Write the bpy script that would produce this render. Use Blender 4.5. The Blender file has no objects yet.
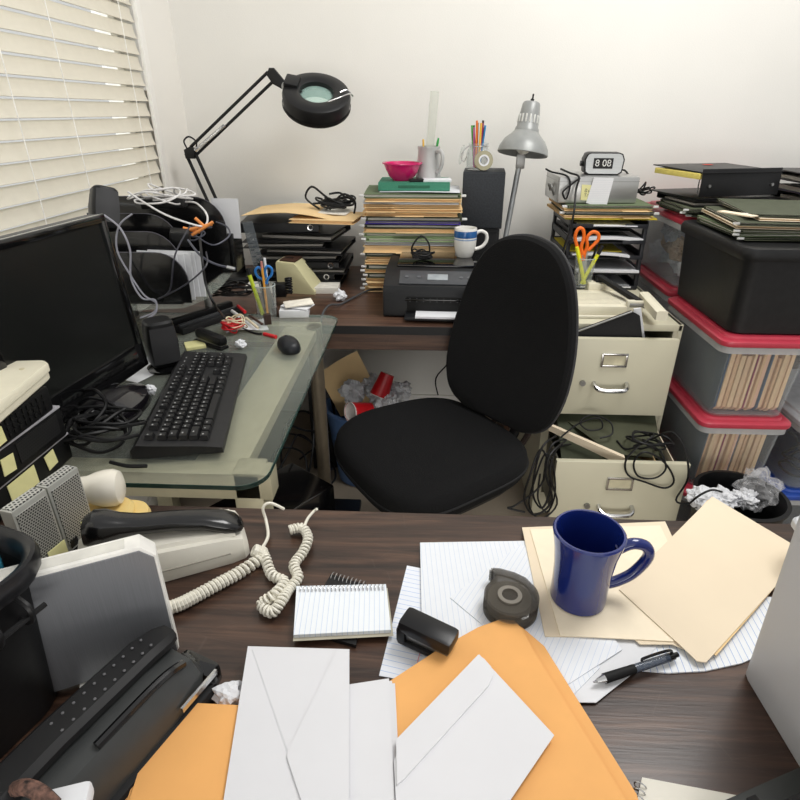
import bpy, bmesh, math, random
from mathutils import Vector, Matrix, Euler, noise
R = math.radians
scene = bpy.context.scene
COL = scene.collection
V = Vector

# ------------------------------------------------------------------ camera
CAMH = 1.31; FPX = 573.0; PITCH = R(26.7); YAW = R(2.7)
cam = bpy.data.cameras.new('camera'); cam.sensor_width = 36; cam.lens = FPX / 800 * 36
cam.clip_start = .02
camo = bpy.data.objects.new('camera', cam); COL.objects.link(camo)
camo.location = (0, 0, CAMH); camo.rotation_euler = (R(90) - PITCH, 0, YAW)
scene.camera = camo
scene.view_settings.view_transform = 'Standard'
scene.view_settings.look = 'None'
scene.view_settings.exposure = -.06

def _ray(px, py):
    x = (px - 400) / FPX; y = (400 - py) / FPX
    d = V((x, math.cos(PITCH) + y * math.sin(PITCH), -math.sin(PITCH) + y * math.cos(PITCH)))
    return Matrix.Rotation(YAW, 3, 'Z') @ d
def at(px, py, z):            # point of the photograph measured on a level surface at height z
    d = _ray(px, py); return d * ((z - CAMH) / d.z) + V((0, 0, CAMH))
def atY(px, py, Y):           # ... on an upright plane at depth Y
    d = _ray(px, py); return d * (Y / d.y) + V((0, 0, CAMH))
def ang(a, b): return math.atan2(b.y - a.y, b.x - a.x)

# ------------------------------------------------------------------ materials
_M = {}
def _nt(name):
    m = bpy.data.materials.new(name); m.use_nodes = True
    nt = m.node_tree; b = nt.nodes['Principled BSDF']
    return m, nt, b
def N(nt, t, **k):
    n = nt.nodes.new(t)
    for a, v in k.items():
        if a in n.inputs.keys(): n.inputs[a].default_value = v
        else: setattr(n, a, v)
    return n
def lin(c): return tuple(((v / 255) / 12.92 if v <= 10 else (((v / 255) + .055) / 1.055) ** 2.4) for v in c)
def mat(name, rgb, rough=.5, metal=0, var=.12, scale=40, bump=0, alpha=1, trans=0, coat=0, bscale=None, sx=(1, 1, 1), spec=.5, sss=0):
    """rgb in 0-255 display values; noise driven colour variation and bump"""
    if name in _M: return _M[name]
    m, nt, b = _nt(name); L = nt.links
    c = lin(rgb)
    tc = N(nt, 'ShaderNodeTexCoord'); mp = N(nt, 'ShaderNodeMapping'); mp.inputs['Scale'].default_value = sx
    L.new(tc.outputs['Object'], mp.inputs['Vector'])
    nz = N(nt, 'ShaderNodeTexNoise', Scale=scale, Detail=5.0); L.new(mp.outputs['Vector'], nz.inputs['Vector'])
    rp = N(nt, 'ShaderNodeValToRGB')
    rp.color_ramp.elements[0].position = .3; rp.color_ramp.elements[1].position = .7
    rp.color_ramp.elements[0].color = tuple(max(0, v * (1 - var)) for v in c) + (1,)
    rp.color_ramp.elements[1].color = tuple(min(1, v * (1 + var)) for v in c) + (1,)
    L.new(nz.outputs['Fac'], rp.inputs['Fac']); L.new(rp.outputs['Color'], b.inputs['Base Color'])
    b.inputs['Roughness'].default_value = rough; b.inputs['Metallic'].default_value = metal
    b.inputs['Alpha'].default_value = alpha; b.inputs['Transmission Weight'].default_value = trans
    b.inputs['Coat Weight'].default_value = coat; b.inputs['Specular IOR Level'].default_value = spec if (sum(rgb) > 150 or coat or spec != .5) else .32
    if bump:
        bz = nz
        if bscale: bz = N(nt, 'ShaderNodeTexNoise', Scale=bscale, Detail=3.0); L.new(mp.outputs['Vector'], bz.inputs['Vector'])
        bp = N(nt, 'ShaderNodeBump', Strength=bump, Distance=.004); L.new(bz.outputs['Fac'], bp.inputs['Height'])
        L.new(bp.outputs['Normal'], b.inputs['Normal'])
    _M[name] = m
    return m
def wood(name, c0, c1, c2, sx, rough=.38):
    if name in _M: return _M[name]
    m, nt, b = _nt(name); L = nt.links
    tc = N(nt, 'ShaderNodeTexCoord'); mp = N(nt, 'ShaderNodeMapping'); mp.inputs['Scale'].default_value = sx
    L.new(tc.outputs['Object'], mp.inputs['Vector'])
    n1 = N(nt, 'ShaderNodeTexNoise', Scale=3.2, Detail=9.0, Roughness=.66, Distortion=.9); L.new(mp.outputs['Vector'], n1.inputs['Vector'])
    rp = N(nt, 'ShaderNodeValToRGB'); e = rp.color_ramp.elements
    e[0].position = .33; e[0].color = lin(c0) + (1,); e[1].position = .68; e[1].color = lin(c2) + (1,)
    k = e.new(.5); k.color = lin(c1) + (1,)
    L.new(n1.outputs['Fac'], rp.inputs['Fac'])
    n2 = N(nt, 'ShaderNodeTexNoise', Scale=26.0, Detail=3.0); L.new(mp.outputs['Vector'], n2.inputs['Vector'])
    mx = N(nt, 'ShaderNodeMix', data_type='RGBA', blend_type='MULTIPLY'); mx.inputs['Factor'].default_value = .35
    L.new(rp.outputs['Color'], mx.inputs['A']); L.new(n2.outputs['Fac'], mx.inputs['B'])
    # fine pale scratches
    vo = N(nt, 'ShaderNodeTexVoronoi', Scale=7.0, feature='DISTANCE_TO_EDGE'); m3 = N(nt, 'ShaderNodeMapping'); m3.inputs['Rotation'].default_value = (.3, .2, .7); m3.inputs['Scale'].default_value = (1, 3.2, 1)
    L.new(tc.outputs['Object'], m3.inputs['Vector']); L.new(m3.outputs['Vector'], vo.inputs['Vector'])
    r2 = N(nt, 'ShaderNodeValToRGB'); r2.color_ramp.elements[0].position = 0; r2.color_ramp.elements[0].color = (.03, .026, .022, 1); r2.color_ramp.elements[1].position = .006; r2.color_ramp.elements[1].color = (0, 0, 0, 1)
    L.new(vo.outputs['Distance'], r2.inputs['Fac'])
    ad = N(nt, 'ShaderNodeMix', data_type='RGBA', blend_type='ADD'); ad.inputs['Factor'].default_value = .5
    L.new(mx.outputs['Result'], ad.inputs['A']); L.new(r2.outputs['Color'], ad.inputs['B'])
    L.new(ad.outputs['Result'], b.inputs['Base Color']); b.inputs['Roughness'].default_value = rough
    bp = N(nt, 'ShaderNodeBump', Strength=.08, Distance=.002); L.new(n2.outputs['Fac'], bp.inputs['Height']); L.new(bp.outputs['Normal'], b.inputs['Normal'])
    _M[name] = m; return m
def lined(name, base, line, axis, pitch, margin=None, mcol=(225, 120, 130), lw=.07, fade=.6):
    """paper with ruled lines every pitch metres along the given local axis"""
    if name in _M: return _M[name]
    m, nt, b = _nt(name); L = nt.links
    tc = N(nt, 'ShaderNodeTexCoord'); sp = N(nt, 'ShaderNodeSeparateXYZ'); L.new(tc.outputs['Object'], sp.inputs[0])
    d = N(nt, 'ShaderNodeMath', operation='DIVIDE'); L.new(sp.outputs[axis], d.inputs[0]); d.inputs[1].default_value = pitch
    f = N(nt, 'ShaderNodeMath', operation='FRACT'); L.new(d.outputs[0], f.inputs[0])
    l = N(nt, 'ShaderNodeMath', operation='LESS_THAN'); L.new(f.outputs[0], l.inputs[0]); l.inputs[1].default_value = lw
    ff = N(nt, 'ShaderNodeMath', operation='MULTIPLY'); L.new(l.outputs[0], ff.inputs[0]); ff.inputs[1].default_value = fade
    mx = N(nt, 'ShaderNodeMix', data_type='RGBA'); L.new(ff.outputs[0], mx.inputs['Factor'])
    nz = N(nt, 'ShaderNodeTexNoise', Scale=60.0); rp = N(nt, 'ShaderNodeValToRGB')
    c = lin(base); rp.color_ramp.elements[0].color = tuple(v * .95 for v in c) + (1,); rp.color_ramp.elements[1].color = c + (1,)
    L.new(tc.outputs['Object'], nz.inputs['Vector']); L.new(nz.outputs['Fac'], rp.inputs['Fac']); L.new(rp.outputs['Color'], mx.inputs['A'])
    mx.inputs['B'].default_value = lin(line) + (1,)
    out = mx.outputs['Result']
    if margin is not None:
        s = N(nt, 'ShaderNodeMath', operation='COMPARE'); L.new(sp.outputs['XY'.index('Y' if axis == 0 else 'X')], s.inputs[0]) if False else L.new(sp.outputs[1 - axis], s.inputs[0])
        s.inputs[1].default_value = margin; s.inputs[2].default_value = .0006
        m2 = N(nt, 'ShaderNodeMix', data_type='RGBA'); L.new(s.outputs[0], m2.inputs['Factor']); L.new(out, m2.inputs['A']); m2.inputs['B'].default_value = lin(mcol) + (1,)
        out = m2.outputs['Result']
    L.new(out, b.inputs['Base Color']); b.inputs['Roughness'].default_value = .7
    _M[name] = m; return m
def glassy(name, rgb, op, rough=.05, haze=0.0):
    """thin clear sheet: part see-through, part tinted gloss"""
    if name in _M: return _M[name]
    m, nt, b = _nt(name); L = nt.links; o = nt.nodes['Material Output']
    tc = N(nt, 'ShaderNodeTexCoord'); nz = N(nt, 'ShaderNodeTexNoise', Scale=25.0); L.new(tc.outputs['Object'], nz.inputs['Vector'])
    mr = N(nt, 'ShaderNodeMapRange'); L.new(nz.outputs['Fac'], mr.inputs['Value']); mr.inputs['To Min'].default_value = op * .85; mr.inputs['To Max'].default_value = op * 1.15
    t = N(nt, 'ShaderNodeBsdfTransparent'); tint = tuple(.86 + .14 * v for v in lin(rgb)); t.inputs['Color'].default_value = tint + (1,)
    b.inputs['Base Color'].default_value = lin(rgb) + (1,); b.inputs['Roughness'].default_value = rough
    lw = N(nt, 'ShaderNodeLayerWeight', Blend=.5); pw = N(nt, 'ShaderNodeMath', operation='POWER'); L.new(lw.outputs['Facing'], pw.inputs[0]); pw.inputs[1].default_value = 4.5
    ml_ = N(nt, 'ShaderNodeMath', operation='MULTIPLY'); L.new(pw.outputs[0], ml_.inputs[0]); ml_.inputs[1].default_value = .8
    ad = N(nt, 'ShaderNodeMath', operation='ADD', use_clamp=True)
    L.new(ml_.outputs[0], ad.inputs[0]); L.new(mr.outputs[0], ad.inputs[1])
    mx = N(nt, 'ShaderNodeMixShader'); L.new(ad.outputs[0], mx.inputs[0]); L.new(t.outputs[0], mx.inputs[1]); L.new(b.outputs[0], mx.inputs[2])
    L.new(mx.outputs[0], o.inputs['Surface'])
    _M[name] = m; return m
def perf(name, base, hole, sc, rough=.4, metal=.3, axes=(0, 2), r=.3):
    """sheet with a punched grid of dark holes (pattern in the material)"""
    if name in _M: return _M[name]
    m, nt, b = _nt(name); L = nt.links
    tc = N(nt, 'ShaderNodeTexCoord'); sp = N(nt, 'ShaderNodeSeparateXYZ'); L.new(tc.outputs['Object'], sp.inputs[0])
    tot = None; prev = None
    for i, a in enumerate(axes):
        d = N(nt, 'ShaderNodeMath', operation='MULTIPLY'); L.new(sp.outputs[a], d.inputs[0]); d.inputs[1].default_value = sc[i]
        if i == 1:   # shift alternate rows
            fl = N(nt, 'ShaderNodeMath', operation='FLOOR'); L.new(d.outputs[0], fl.inputs[0])
            hf = N(nt, 'ShaderNodeMath', operation='MULTIPLY'); L.new(fl.outputs[0], hf.inputs[0]); hf.inputs[1].default_value = .5
            sh = N(nt, 'ShaderNodeMath', operation='ADD'); L.new(prev.outputs[0], sh.inputs[0]); L.new(hf.outputs[0], sh.inputs[1])
            srcs = [sh, d]
        prev = d
    for s in srcs:
        f = N(nt, 'ShaderNodeMath', operation='FRACT'); L.new(s.outputs[0], f.inputs[0])
        q = N(nt, 'ShaderNodeMath', operation='SUBTRACT'); L.new(f.outputs[0], q.inputs[0]); q.inputs[1].default_value = .5
        p = N(nt, 'ShaderNodeMath', operation='POWER'); L.new(q.outputs[0], p.inputs[0]); p.inputs[1].default_value = 2
        if tot is None: tot = p
        else:
            a2 = N(nt, 'ShaderNodeMath', operation='ADD'); L.new(tot.outputs[0], a2.inputs[0]); L.new(p.outputs[0], a2.inputs[1]); tot = a2
    lt = N(nt, 'ShaderNodeMath', operation='LESS_THAN'); L.new(tot.outputs[0], lt.inputs[0]); lt.inputs[1].default_value = r * r
    mx = N(nt, 'ShaderNodeMix', data_type='RGBA'); L.new(lt.outputs[0], mx.inputs['Factor'])
    mx.inputs['A'].default_value = lin(base) + (1,); mx.inputs['B'].default_value = lin(hole) + (1,)
    L.new(mx.outputs['Result'], b.inputs['Base Color']); b.inputs['Roughness'].default_value = rough; b.inputs['Metallic'].default_value = metal
    _M[name] = m; return m

# ------------------------------------------------------------------ mesh builder
I4 = Matrix.Identity(4)
def TR(x=0, y=0, z=0, rx=0, ry=0, rz=0): return Matrix.Translation((x, y, z)) @ Euler((rx, ry, rz)).to_matrix().to_4x4()
def catmull(pts, sub, closed=False):
    P = [V(p) for p in pts]; n = len(P); out = []
    rng = range(n) if closed else range(n - 1)
    for i in rng:
        if closed: a, b, c, d = P[(i - 1) % n], P[i], P[(i + 1) % n], P[(i + 2) % n]
        else: a, b, c, d = P[max(i - 1, 0)], P[i], P[i + 1], P[min(i + 2, n - 1)]
        for k in range(sub):
            t = k / sub; t2 = t * t; t3 = t2 * t
            out.append(.5 * ((2 * b) + (c - a) * t + (2 * a - 5 * b + 4 * c - d) * t2 + (3 * b - a - 3 * c + d) * t3))
    if not closed: out.append(P[-1])
    return out
class MB:
    def __init__(s): s.bm = bmesh.new(); s.mi = 0
    def raw(s, vs, fs, m=None):
        bv = [s.bm.verts.new((m @ V(v)) if m is not None else v) for v in vs]
        for f in fs:
            try: fc = s.bm.faces.new([bv[i] for i in f]); fc.material_index = s.mi
            except ValueError: pass
        return s
    def merge(s, b2, m=None):
        b2.verts.index_update()
        s.raw([v.co.copy() for v in b2.verts], [[v.index for v in f.verts] for f in b2.faces], m); b2.free(); return s
    def box(s, c, d, m=None, b=0, seg=2):
        t = bmesh.new(); bmesh.ops.create_cube(t, size=1)
        for v in t.verts: v.co = V((v.co.x * d[0] + c[0], v.co.y * d[1] + c[1], v.co.z * d[2] + c[2]))
        if b: bmesh.ops.bevel(t, geom=list(t.edges), offset=min(b, min(d) * .49), segments=seg, profile=.6, affect='EDGES')
        return s.merge(t, m)
    def prism(s, poly, z0, z1, m=None, b=0, seg=2):
        t = bmesh.new(); n = len(poly)
        lo = [t.verts.new((p[0], p[1], z0)) for p in poly]; hi = [t.verts.new((p[0], p[1], z1)) for p in poly]
        fb = t.faces.new(lo[::-1]); ft = t.faces.new(hi)
        for i in range(n): t.faces.new((lo[i], lo[(i + 1) % n], hi[(i + 1) % n], hi[i]))
        if b:
            t.normal_update()
            bmesh.ops.bevel(t, geom=list(fb.edges) + list(ft.edges), offset=b, segments=seg, profile=.6, affect='EDGES')
        return s.merge(t, m)
    def loft(s, rings, m=None, caps=True, closed=True):
        """rings: list of equal-length point loops"""
        n = len(rings[0]); vs = [p for r in rings for p in r]; fs = []
        for i in range(len(rings) - 1):
            for j in range(n if closed else n - 1):
                a = i * n + j; b = i * n + (j + 1) % n; fs.append((a, b, b + n, a + n))
        if caps and closed: fs.append(tuple(range(n))[::-1]); fs.append(tuple(range((len(rings) - 1) * n, len(rings) * n)))
        return s.raw(vs, fs, m)
    def lathe(s, prof, n=32, m=None, cap=False):
        rings = [[(r * math.cos(2 * math.pi * k / n), r * math.sin(2 * math.pi * k / n), z) for k in range(n)] for r, z in prof]
        return s.loft(rings, m, caps=cap)
    def cyl(s, p0, p1, r0, r1=None, n=16):
        p0 = V(p0); p1 = V(p1); r1 = r0 if r1 is None else r1
        q = (p1 - p0).to_track_quat('Z', 'Y').to_matrix().to_4x4(); L = (p1 - p0).length
        return s.lathe([(r0, 0), (r1, L)], n, Matrix.Translation(p0) @ q, cap=True)
    def tube(s, pts, r, n=7, closed=False, sub=5, flat=None):
        P = catmull(pts, sub, closed) if sub > 1 else [V(p) for p in pts]
        K = len(P); rings = []; up = V((0, 0, 1)); prev = None
        for i in range(K):
            t = (P[(i + 1) % K] - P[i - 1]) if closed else (P[min(i + 1, K - 1)] - P[max(i - 1, 0)])
            if t.length < 1e-9: t = V((0, 0, 1))
            t.normalize()
            if prev is None: u = t.orthogonal()
            else: u = prev - t * prev.dot(t)
            if u.length < 1e-6: u = t.orthogonal()
            u.normalize(); w = t.cross(u); prev = u
            rr = r(i / (K - 1)) if callable(r) else r
            rings.append([P[i] + (u * math.cos(2 * math.pi * k / n) + w * math.sin(2 * math.pi * k / n)) * rr for k in range(n)])
        if closed: rings.append(rings[0]); return s.loft(rings, caps=False)
        return s.loft(rings)
    def grid(s, f, nu, nv, th=0, m=None):
        """sheet from f(u,v); th gives it thickness downwards"""
        top = [V(f(i / nu, j / nv)) for i in range(nu + 1) for j in range(nv + 1)]
        ix = lambda i, j: i * (nv + 1) + j
        fs = [(ix(i, j), ix(i + 1, j), ix(i + 1, j + 1), ix(i, j + 1)) for i in range(nu) for j in range(nv)]
        if not th: return s.raw(top, fs, m)
        K = len(top); vs = top + [p - V((0, 0, th)) for p in top]
        fs += [tuple(K + q for q in f_[::-1]) for f_ in fs]
        bd = [ix(i, 0) for i in range(nu)] + [ix(nu, j) for j in range(nv)] + [ix(i, nv) for i in range(nu, 0, -1)] + [ix(0, j) for j in range(nv, 0, -1)]
        for a, b in zip(bd, bd[1:] + bd[:1]): fs.append((b, a, a + K, b + K))
        return s.raw(vs, fs, m)
    def ball(s, c, d, m=None, sub=3, fn=None):
        t = bmesh.new(); bmesh.ops.create_icosphere(t, subdivisions=sub, radius=1)
        for v in t.verts:
            k = fn(v.co) if fn else 1
            v.co = V((v.co.x * d[0] * k + c[0], v.co.y * d[1] * k + c[1], v.co.z * d[2] * k + c[2]))
        return s.merge(t, m)
    def crumple(s, c, r, seed=0, flat=.8, sub=3):
        off = V((seed * 3.1, seed * 1.7, seed * .9))
        def fn(p): return .8 + .38 * noise.noise(p * 2.2 + off) + .3 * abs(noise.noise(p * 4.6 + off)) - .25 * abs(noise.noise(p * 3.1 - off))
        return s.ball(c, (r, r, r * flat), None, sub, fn)
def rrect(w, d, r, n=5, cx=0, cy=0):
    out = []
    for sx, sy, a0 in ((1, 1, 0), (-1, 1, 90), (-1, -1, 180), (1, -1, 270)):
        for k in range(n + 1):
            a = R(a0 + 90 * k / n); out.append((cx + sx * (w / 2 - r) + r * math.cos(a), cy + sy * (d / 2 - r) + r * math.sin(a)))
    return out

# ------------------------------------------------------------------ things and parts
def _tag(o, label, cat, group=None):
    if label: o['label'] = label
    if cat: o['category'] = cat
    if group: o['group'] = group
def T(name, label, cat, loc=(0, 0, 0), rz=0, group=None, rot=None):
    o = bpy.data.objects.new(name, None); COL.objects.link(o); o.empty_display_size = .05
    o.location = loc; o.rotation_euler = rot if rot is not None else (0, 0, rz)
    _tag(o, label, cat, group); return o
def _link(name, mb, mats, parent, flat=False):
    bm = mb.bm
    bmesh.ops.remove_doubles(bm, verts=list(bm.verts), dist=1e-6)
    bmesh.ops.recalc_face_normals(bm, faces=list(bm.faces)); bm.normal_update()
    for f in bm.faces: f.smooth = not flat
    for e in bm.edges:
        if len(e.link_faces) == 2 and e.calc_face_angle(0) > .62: e.smooth = False
    me = bpy.data.meshes.new(name); bm.to_mesh(me); bm.free()
    for m in (mats if isinstance(mats, (list, tuple)) else [mats]): me.materials.append(m)
    o = bpy.data.objects.new(name, me); COL.objects.link(o)
    if parent: o.parent = parent
    return o
def P(name, mb, mats, parent, world=False, label=None, flat=False):
    if world:
        r = parent
        while r.parent: r = r.parent
        mb.bm.transform(r.matrix_basis.inverted())
    o = _link(name, mb, mats, parent, flat)
    if label: o['label'] = label
    return o
def S(name, mb, mats, label, cat, group=None, loc=None, rz=0, rot=None, flat=False):
    """a thing that is one mesh; loc given: mesh is local, otherwise it is in world space and re-centred on its base"""
    if loc is None:
        co = [v.co for v in mb.bm.verts]
        loc = V(((min(c.x for c in co) + max(c.x for c in co)) / 2, (min(c.y for c in co) + max(c.y for c in co)) / 2, min(c.z for c in co)))
        mb.bm.transform(Matrix.Translation(-loc))
    o = _link(name, mb, mats, None, flat); o.location = loc; o.rotation_euler = rot if rot is not None else (0, 0, rz)
    _tag(o, label, cat, group); return o
def ST(name, mb, mats, parent=None):
    o = _link(name, mb, mats, parent)
    if not parent: o['kind'] = 'structure'
    return o
def copy_thing(root, name=None):
    c = root.copy(); COL.objects.link(c)
    for ch in list(root.children):
        d = ch.copy(); COL.objects.link(d); d.parent = c
        for g in list(ch.children):
            e = g.copy(); COL.objects.link(e); e.parent = d
    return c
def text_mb(s, size, m, ext=.0004):
    cu = bpy.data.curves.new('t', 'FONT'); cu.body = s; cu.size = size; cu.extrude = ext; cu.align_x = 'CENTER'; cu.align_y = 'CENTER'
    o = bpy.data.objects.new('t', cu); COL.objects.link(o)
    dg = bpy.context.evaluated_depsgraph_get(); me = bpy.data.meshes.new_from_object(o.evaluated_get(dg))
    mb = MB(); mb.bm.from_mesh(me); mb.bm.transform(m)
    bpy.data.objects.remove(o); bpy.data.meshes.remove(me); return mb
ORD = ['first', 'second', 'third', 'fourth', 'fifth', 'sixth', 'seventh', 'eighth', 'ninth', 'tenth', 'eleventh', 'twelfth', 'thirteenth', 'fourteenth', 'fifteenth', 'sixteenth', 'seventeenth', 'eighteenth', 'nineteenth', 'twentieth', 'twenty-first', 'twenty-second', 'twenty-third', 'twenty-fourth', 'twenty-fifth', 'twenty-sixth']
def tangle(c, rx, ry, h, turns, seed, zmin=None, per=7):
    rnd = random.Random(seed); pts = []; a = rnd.uniform(0, 6)
    cx = cy = 0; k = 1
    for i in range(int(turns * per)):
        a += 2 * math.pi / per * rnd.uniform(.75, 1.25)
        if i % per == 0: cx = rnd.uniform(-.4, .4); cy = rnd.uniform(-.4, .4); k = rnd.uniform(.45, .8)
        z = h * (.5 + .5 * noise.noise(V((i * .35, seed * 5.3, 0))) * 1.6); z = max(0, min(h, z))
        pts.append(V((c[0] + rx * (cx + k * math.cos(a)), c[1] + ry * (cy + k * math.sin(a)), c[2] + z)))
    return pts
def coil(path, rad, turns, r, sub=10):
    P_ = catmull(path, 24); L = len(P_); pts = []; n = int(turns * sub)
    prev = None
    for i in range(n):
        t = i / (n - 1) * (L - 1); k = min(int(t), L - 2); p = P_[k].lerp(P_[k + 1], t - k)
        d = (P_[min(k + 2, L - 1)] - P_[max(k - 1, 0)]).normalized()
        u = d.orthogonal() if prev is None else (prev - d * prev.dot(d)); u.normalize(); w = d.cross(u); prev = u
        a = 2 * math.pi * i / sub; pts.append(p + (u * math.cos(a) + w * math.sin(a)) * rad)
    return pts
# ------------------------------------------------------------------ shared materials
ZN = .74; ZG = .745; ZB = .715; YB = 2.47; XL = -.96
PLASTER = mat('plaster', (229, 227, 221), .85, var=.02, scale=3, bump=.12, bscale=260)
PLASTER_L = mat('plaster_window_wall', (232, 229, 222), .85, var=.02, scale=3, bump=.12, bscale=260)
TRIM = mat('trim_paint', (236, 234, 228), .5, var=.02)
BLACKP = mat('black_plastic', (17, 17, 18), .42, var=.15, scale=90, bump=.05)
BLACKM = mat('black_matte', (26, 26, 27), .7, var=.15, scale=120, bump=.1)
BLACKG = mat('black_gloss', (12, 12, 13), .12, var=.1, coat=.3)
RUBBER = mat('cable_rubber', (17, 17, 18), .5, var=.1)
CHROME = mat('chrome', (205, 205, 205), .18, 1, var=.05)
STEEL = mat('brushed_steel', (150, 150, 148), .35, .9, var=.1, sx=(1, 30, 30))
BEIGE = mat('beige_steel', (203, 198, 174), .42, var=.03, scale=8)
BEIGEP = mat('beige_plastic', (213, 208, 190), .45, var=.03)
CREAM = mat('cream_plastic', (222, 216, 194), .45, var=.03)
PAPER = mat('white_paper', (218, 219, 222), .8, var=.03, scale=14)
PAPER2 = mat('paper_edges', (222, 218, 208), .85, var=.14, scale=30, sx=(1, 1, 40))
MANILA = mat('manila_card', (232, 200, 148), .75, var=.06, scale=12)
MANILA2 = mat('manila_pale', (226, 210, 184), .75, var=.03, scale=6)
ORANGE = mat('orange_kraft', (228, 168, 98), .75, var=.04, scale=18)
GREENF = mat('green_card', (92, 106, 76), .8, var=.12, scale=25)
OLIVE = mat('olive_card', (66, 71, 52), .8, var=.12, scale=25)
PURPLE = mat('purple_card', (104, 88, 196), .7, var=.08)
STICKY = mat('sticky_yellow', (226, 221, 160), .8, var=.04)
WALNUT = wood('walnut_laminate', (38, 26, 21), (66, 47, 38), (104, 77, 61), (.7, 12.0, 12.0), .34)
WALNUT2 = wood('walnut_laminate_back', (50, 34, 27), (84, 60, 48), (116, 86, 68), (.7, 12.0, 12.0), .34)
GLASS = glassy('desk_glass', (186, 194, 184), .045, .03)
GLASSE = mat('glass_edge', (46, 74, 68), .15, var=.1, coat=.5)
CLEARP = glassy('clear_plastic', (206, 212, 216), .26, .16)
CLEARJ = glassy('jar_glass', (220, 226, 224), .10, .04)
REDLID = mat('red_lid', (184, 56, 74), .32, var=.06)
WHITEC = mat('white_ceramic', (232, 230, 224), .15, var=.02, coat=.5)
RED = mat('red_plastic', (200, 28, 36), .3, var=.05)

# ------------------------------------------------------------------ the room
YF = -1.2; XR = 2.6; ZC = 2.75
ST('wall_back', MB().box(((XL + XR) / 2, YB + .05, ZC / 2), (XR - XL + .2, .1, ZC)), PLASTER)
WY0, WY1, WZ0, WZ1 = .15, 2.16, .86, 2.42      # window opening in the left wall
w = MB()
w.box((XL - .06, (YF + WY0) / 2, ZC / 2), (.12, WY0 - YF, ZC)); w.box((XL - .06, (WY1 + YB) / 2, ZC / 2), (.12, YB - WY1, ZC))
w.box((XL - .06, (WY0 + WY1) / 2, WZ0 / 2), (.12, WY1 - WY0, WZ0)); w.box((XL - .06, (WY0 + WY1) / 2, (WZ1 + ZC) / 2), (.12, WY1 - WY0, ZC - WZ1))
ST('wall_left', w, PLASTER_L)
CARPET = mat('carpet', (152, 140, 123), .95, var=.10, scale=300, bump=.6)
ST('floor', MB().box(((XL + XR) / 2, (YF + YB) / 2, -.03), (XR - XL + .2, YB - YF, .06)), CARPET)
ST('baseboard_back', MB().box(((XL + XR) / 2, YB - .006, .05), (XR - XL, .012, .1), b=.003), TRIM)
ST('baseboard_left', MB().box((XL + .006, (YF + YB) / 2, .05), (.012, YB - YF - .03, .1), b=.003), TRIM)
win = ST('window_1', MB().box((XL - .1, (WY0 + WY1) / 2, (WZ0 + WZ1) / 2), (.006, WY1 - WY0, WZ1 - WZ0)), glassy('window_glass', (230, 236, 240), .05, .03)); 
fr = MB(); t_ = .045
for y in (WY0, (WY0 + WY1) / 2, WY1): fr.box((XL - .09, y + (t_ / 2 if y == WY0 else -t_ / 2 if y == WY1 else 0), (WZ0 + WZ1) / 2), (.05, t_, WZ1 - WZ0))
for z in (WZ0 + t_ / 2, WZ1 - t_ / 2): fr.box((XL - .09, (WY0 + WY1) / 2, z), (.05, WY1 - WY0, t_))
ST('window_frame', fr, TRIM, win)
cs = MB(); cw = .035
cs.box((XL + .006, WY1 + cw / 2, (WZ0 + WZ1) / 2), (.014, cw, WZ1 - WZ0 + 2 * cw), b=.004)
cs.box((XL + .006, (WY0 + WY1) / 2, WZ0 - cw / 2), (.02, WY1 - WY0 + 2 * cw, cw), b=.004)
cs.box((XL + .006, (WY0 + WY1) / 2, WZ1 + cw / 2), (.014, WY1 - WY0 + 2 * cw, cw), b=.004)
ST('trim_1', cs, TRIM)
# blind: slats tilted shut, daylight showing in the gaps
bl = T('window_blind', 'cream horizontal slat blind closed over the window at left', 'blind', (XL - .01, (WY0 + WY1) / 2, WZ0), 0)
sl = MB(); pit = .045; ns = int((WZ1 - WZ0 - .05) / pit); y0, y1 = WY0 + .004, WY1 - .003
BX = XL - .006
for i in range(ns):
    zc = 1.541 + (i - round((1.541 - WZ0 - .04) / pit)) * pit; ring = []
    for k in range(7):
        u = (k / 6 - .5) * .0408; bow = .003 * (1 - (2 * k / 6 - 1) ** 2); a = R(75)
        ring.append((u * math.cos(a) + bow * math.sin(a), u * math.sin(a) - bow * math.cos(a)))
    prof = [(p[0], p[1]) for p in ring] + [(p[0] - .0022, p[1] + .001) for p in ring[::-1]]
    sl.loft([[(BX - p[0], y, zc + p[1]) for p in prof] for y in (y0, y1)])
SLAT = mat('blind_slat', (214, 208, 192), .45, var=.02)
P('slats', sl, SLAT, bl, world=True)
P('head_rail', MB().box((BX, (y0 + y1) / 2, WZ1 - .025), (.05, y1 - y0, .045), b=.004), SLAT, bl, world=True)
P('bottom_rail', MB().box((BX, (y0 + y1) / 2, WZ0 + .012), (.045, y1 - y0, .02), b=.004), SLAT, bl, world=True)
CORD = mat('blind_cord', (236, 234, 228), .8)
for y in (WY1 - .13, 1.42, .75): P('ladder_cord', MB().cyl((BX + .0235, y, WZ0), (BX + .0235, y, WZ1), .0014, n=6), CORD, bl, world=True)
P('pull_cord', MB().tube([(BX + .03, 1.62, WZ1), (BX + .031, 1.625, 1.6), (BX + .031, 1.64, 1.0)], .0013, 5), CORD, bl, world=True)

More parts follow.
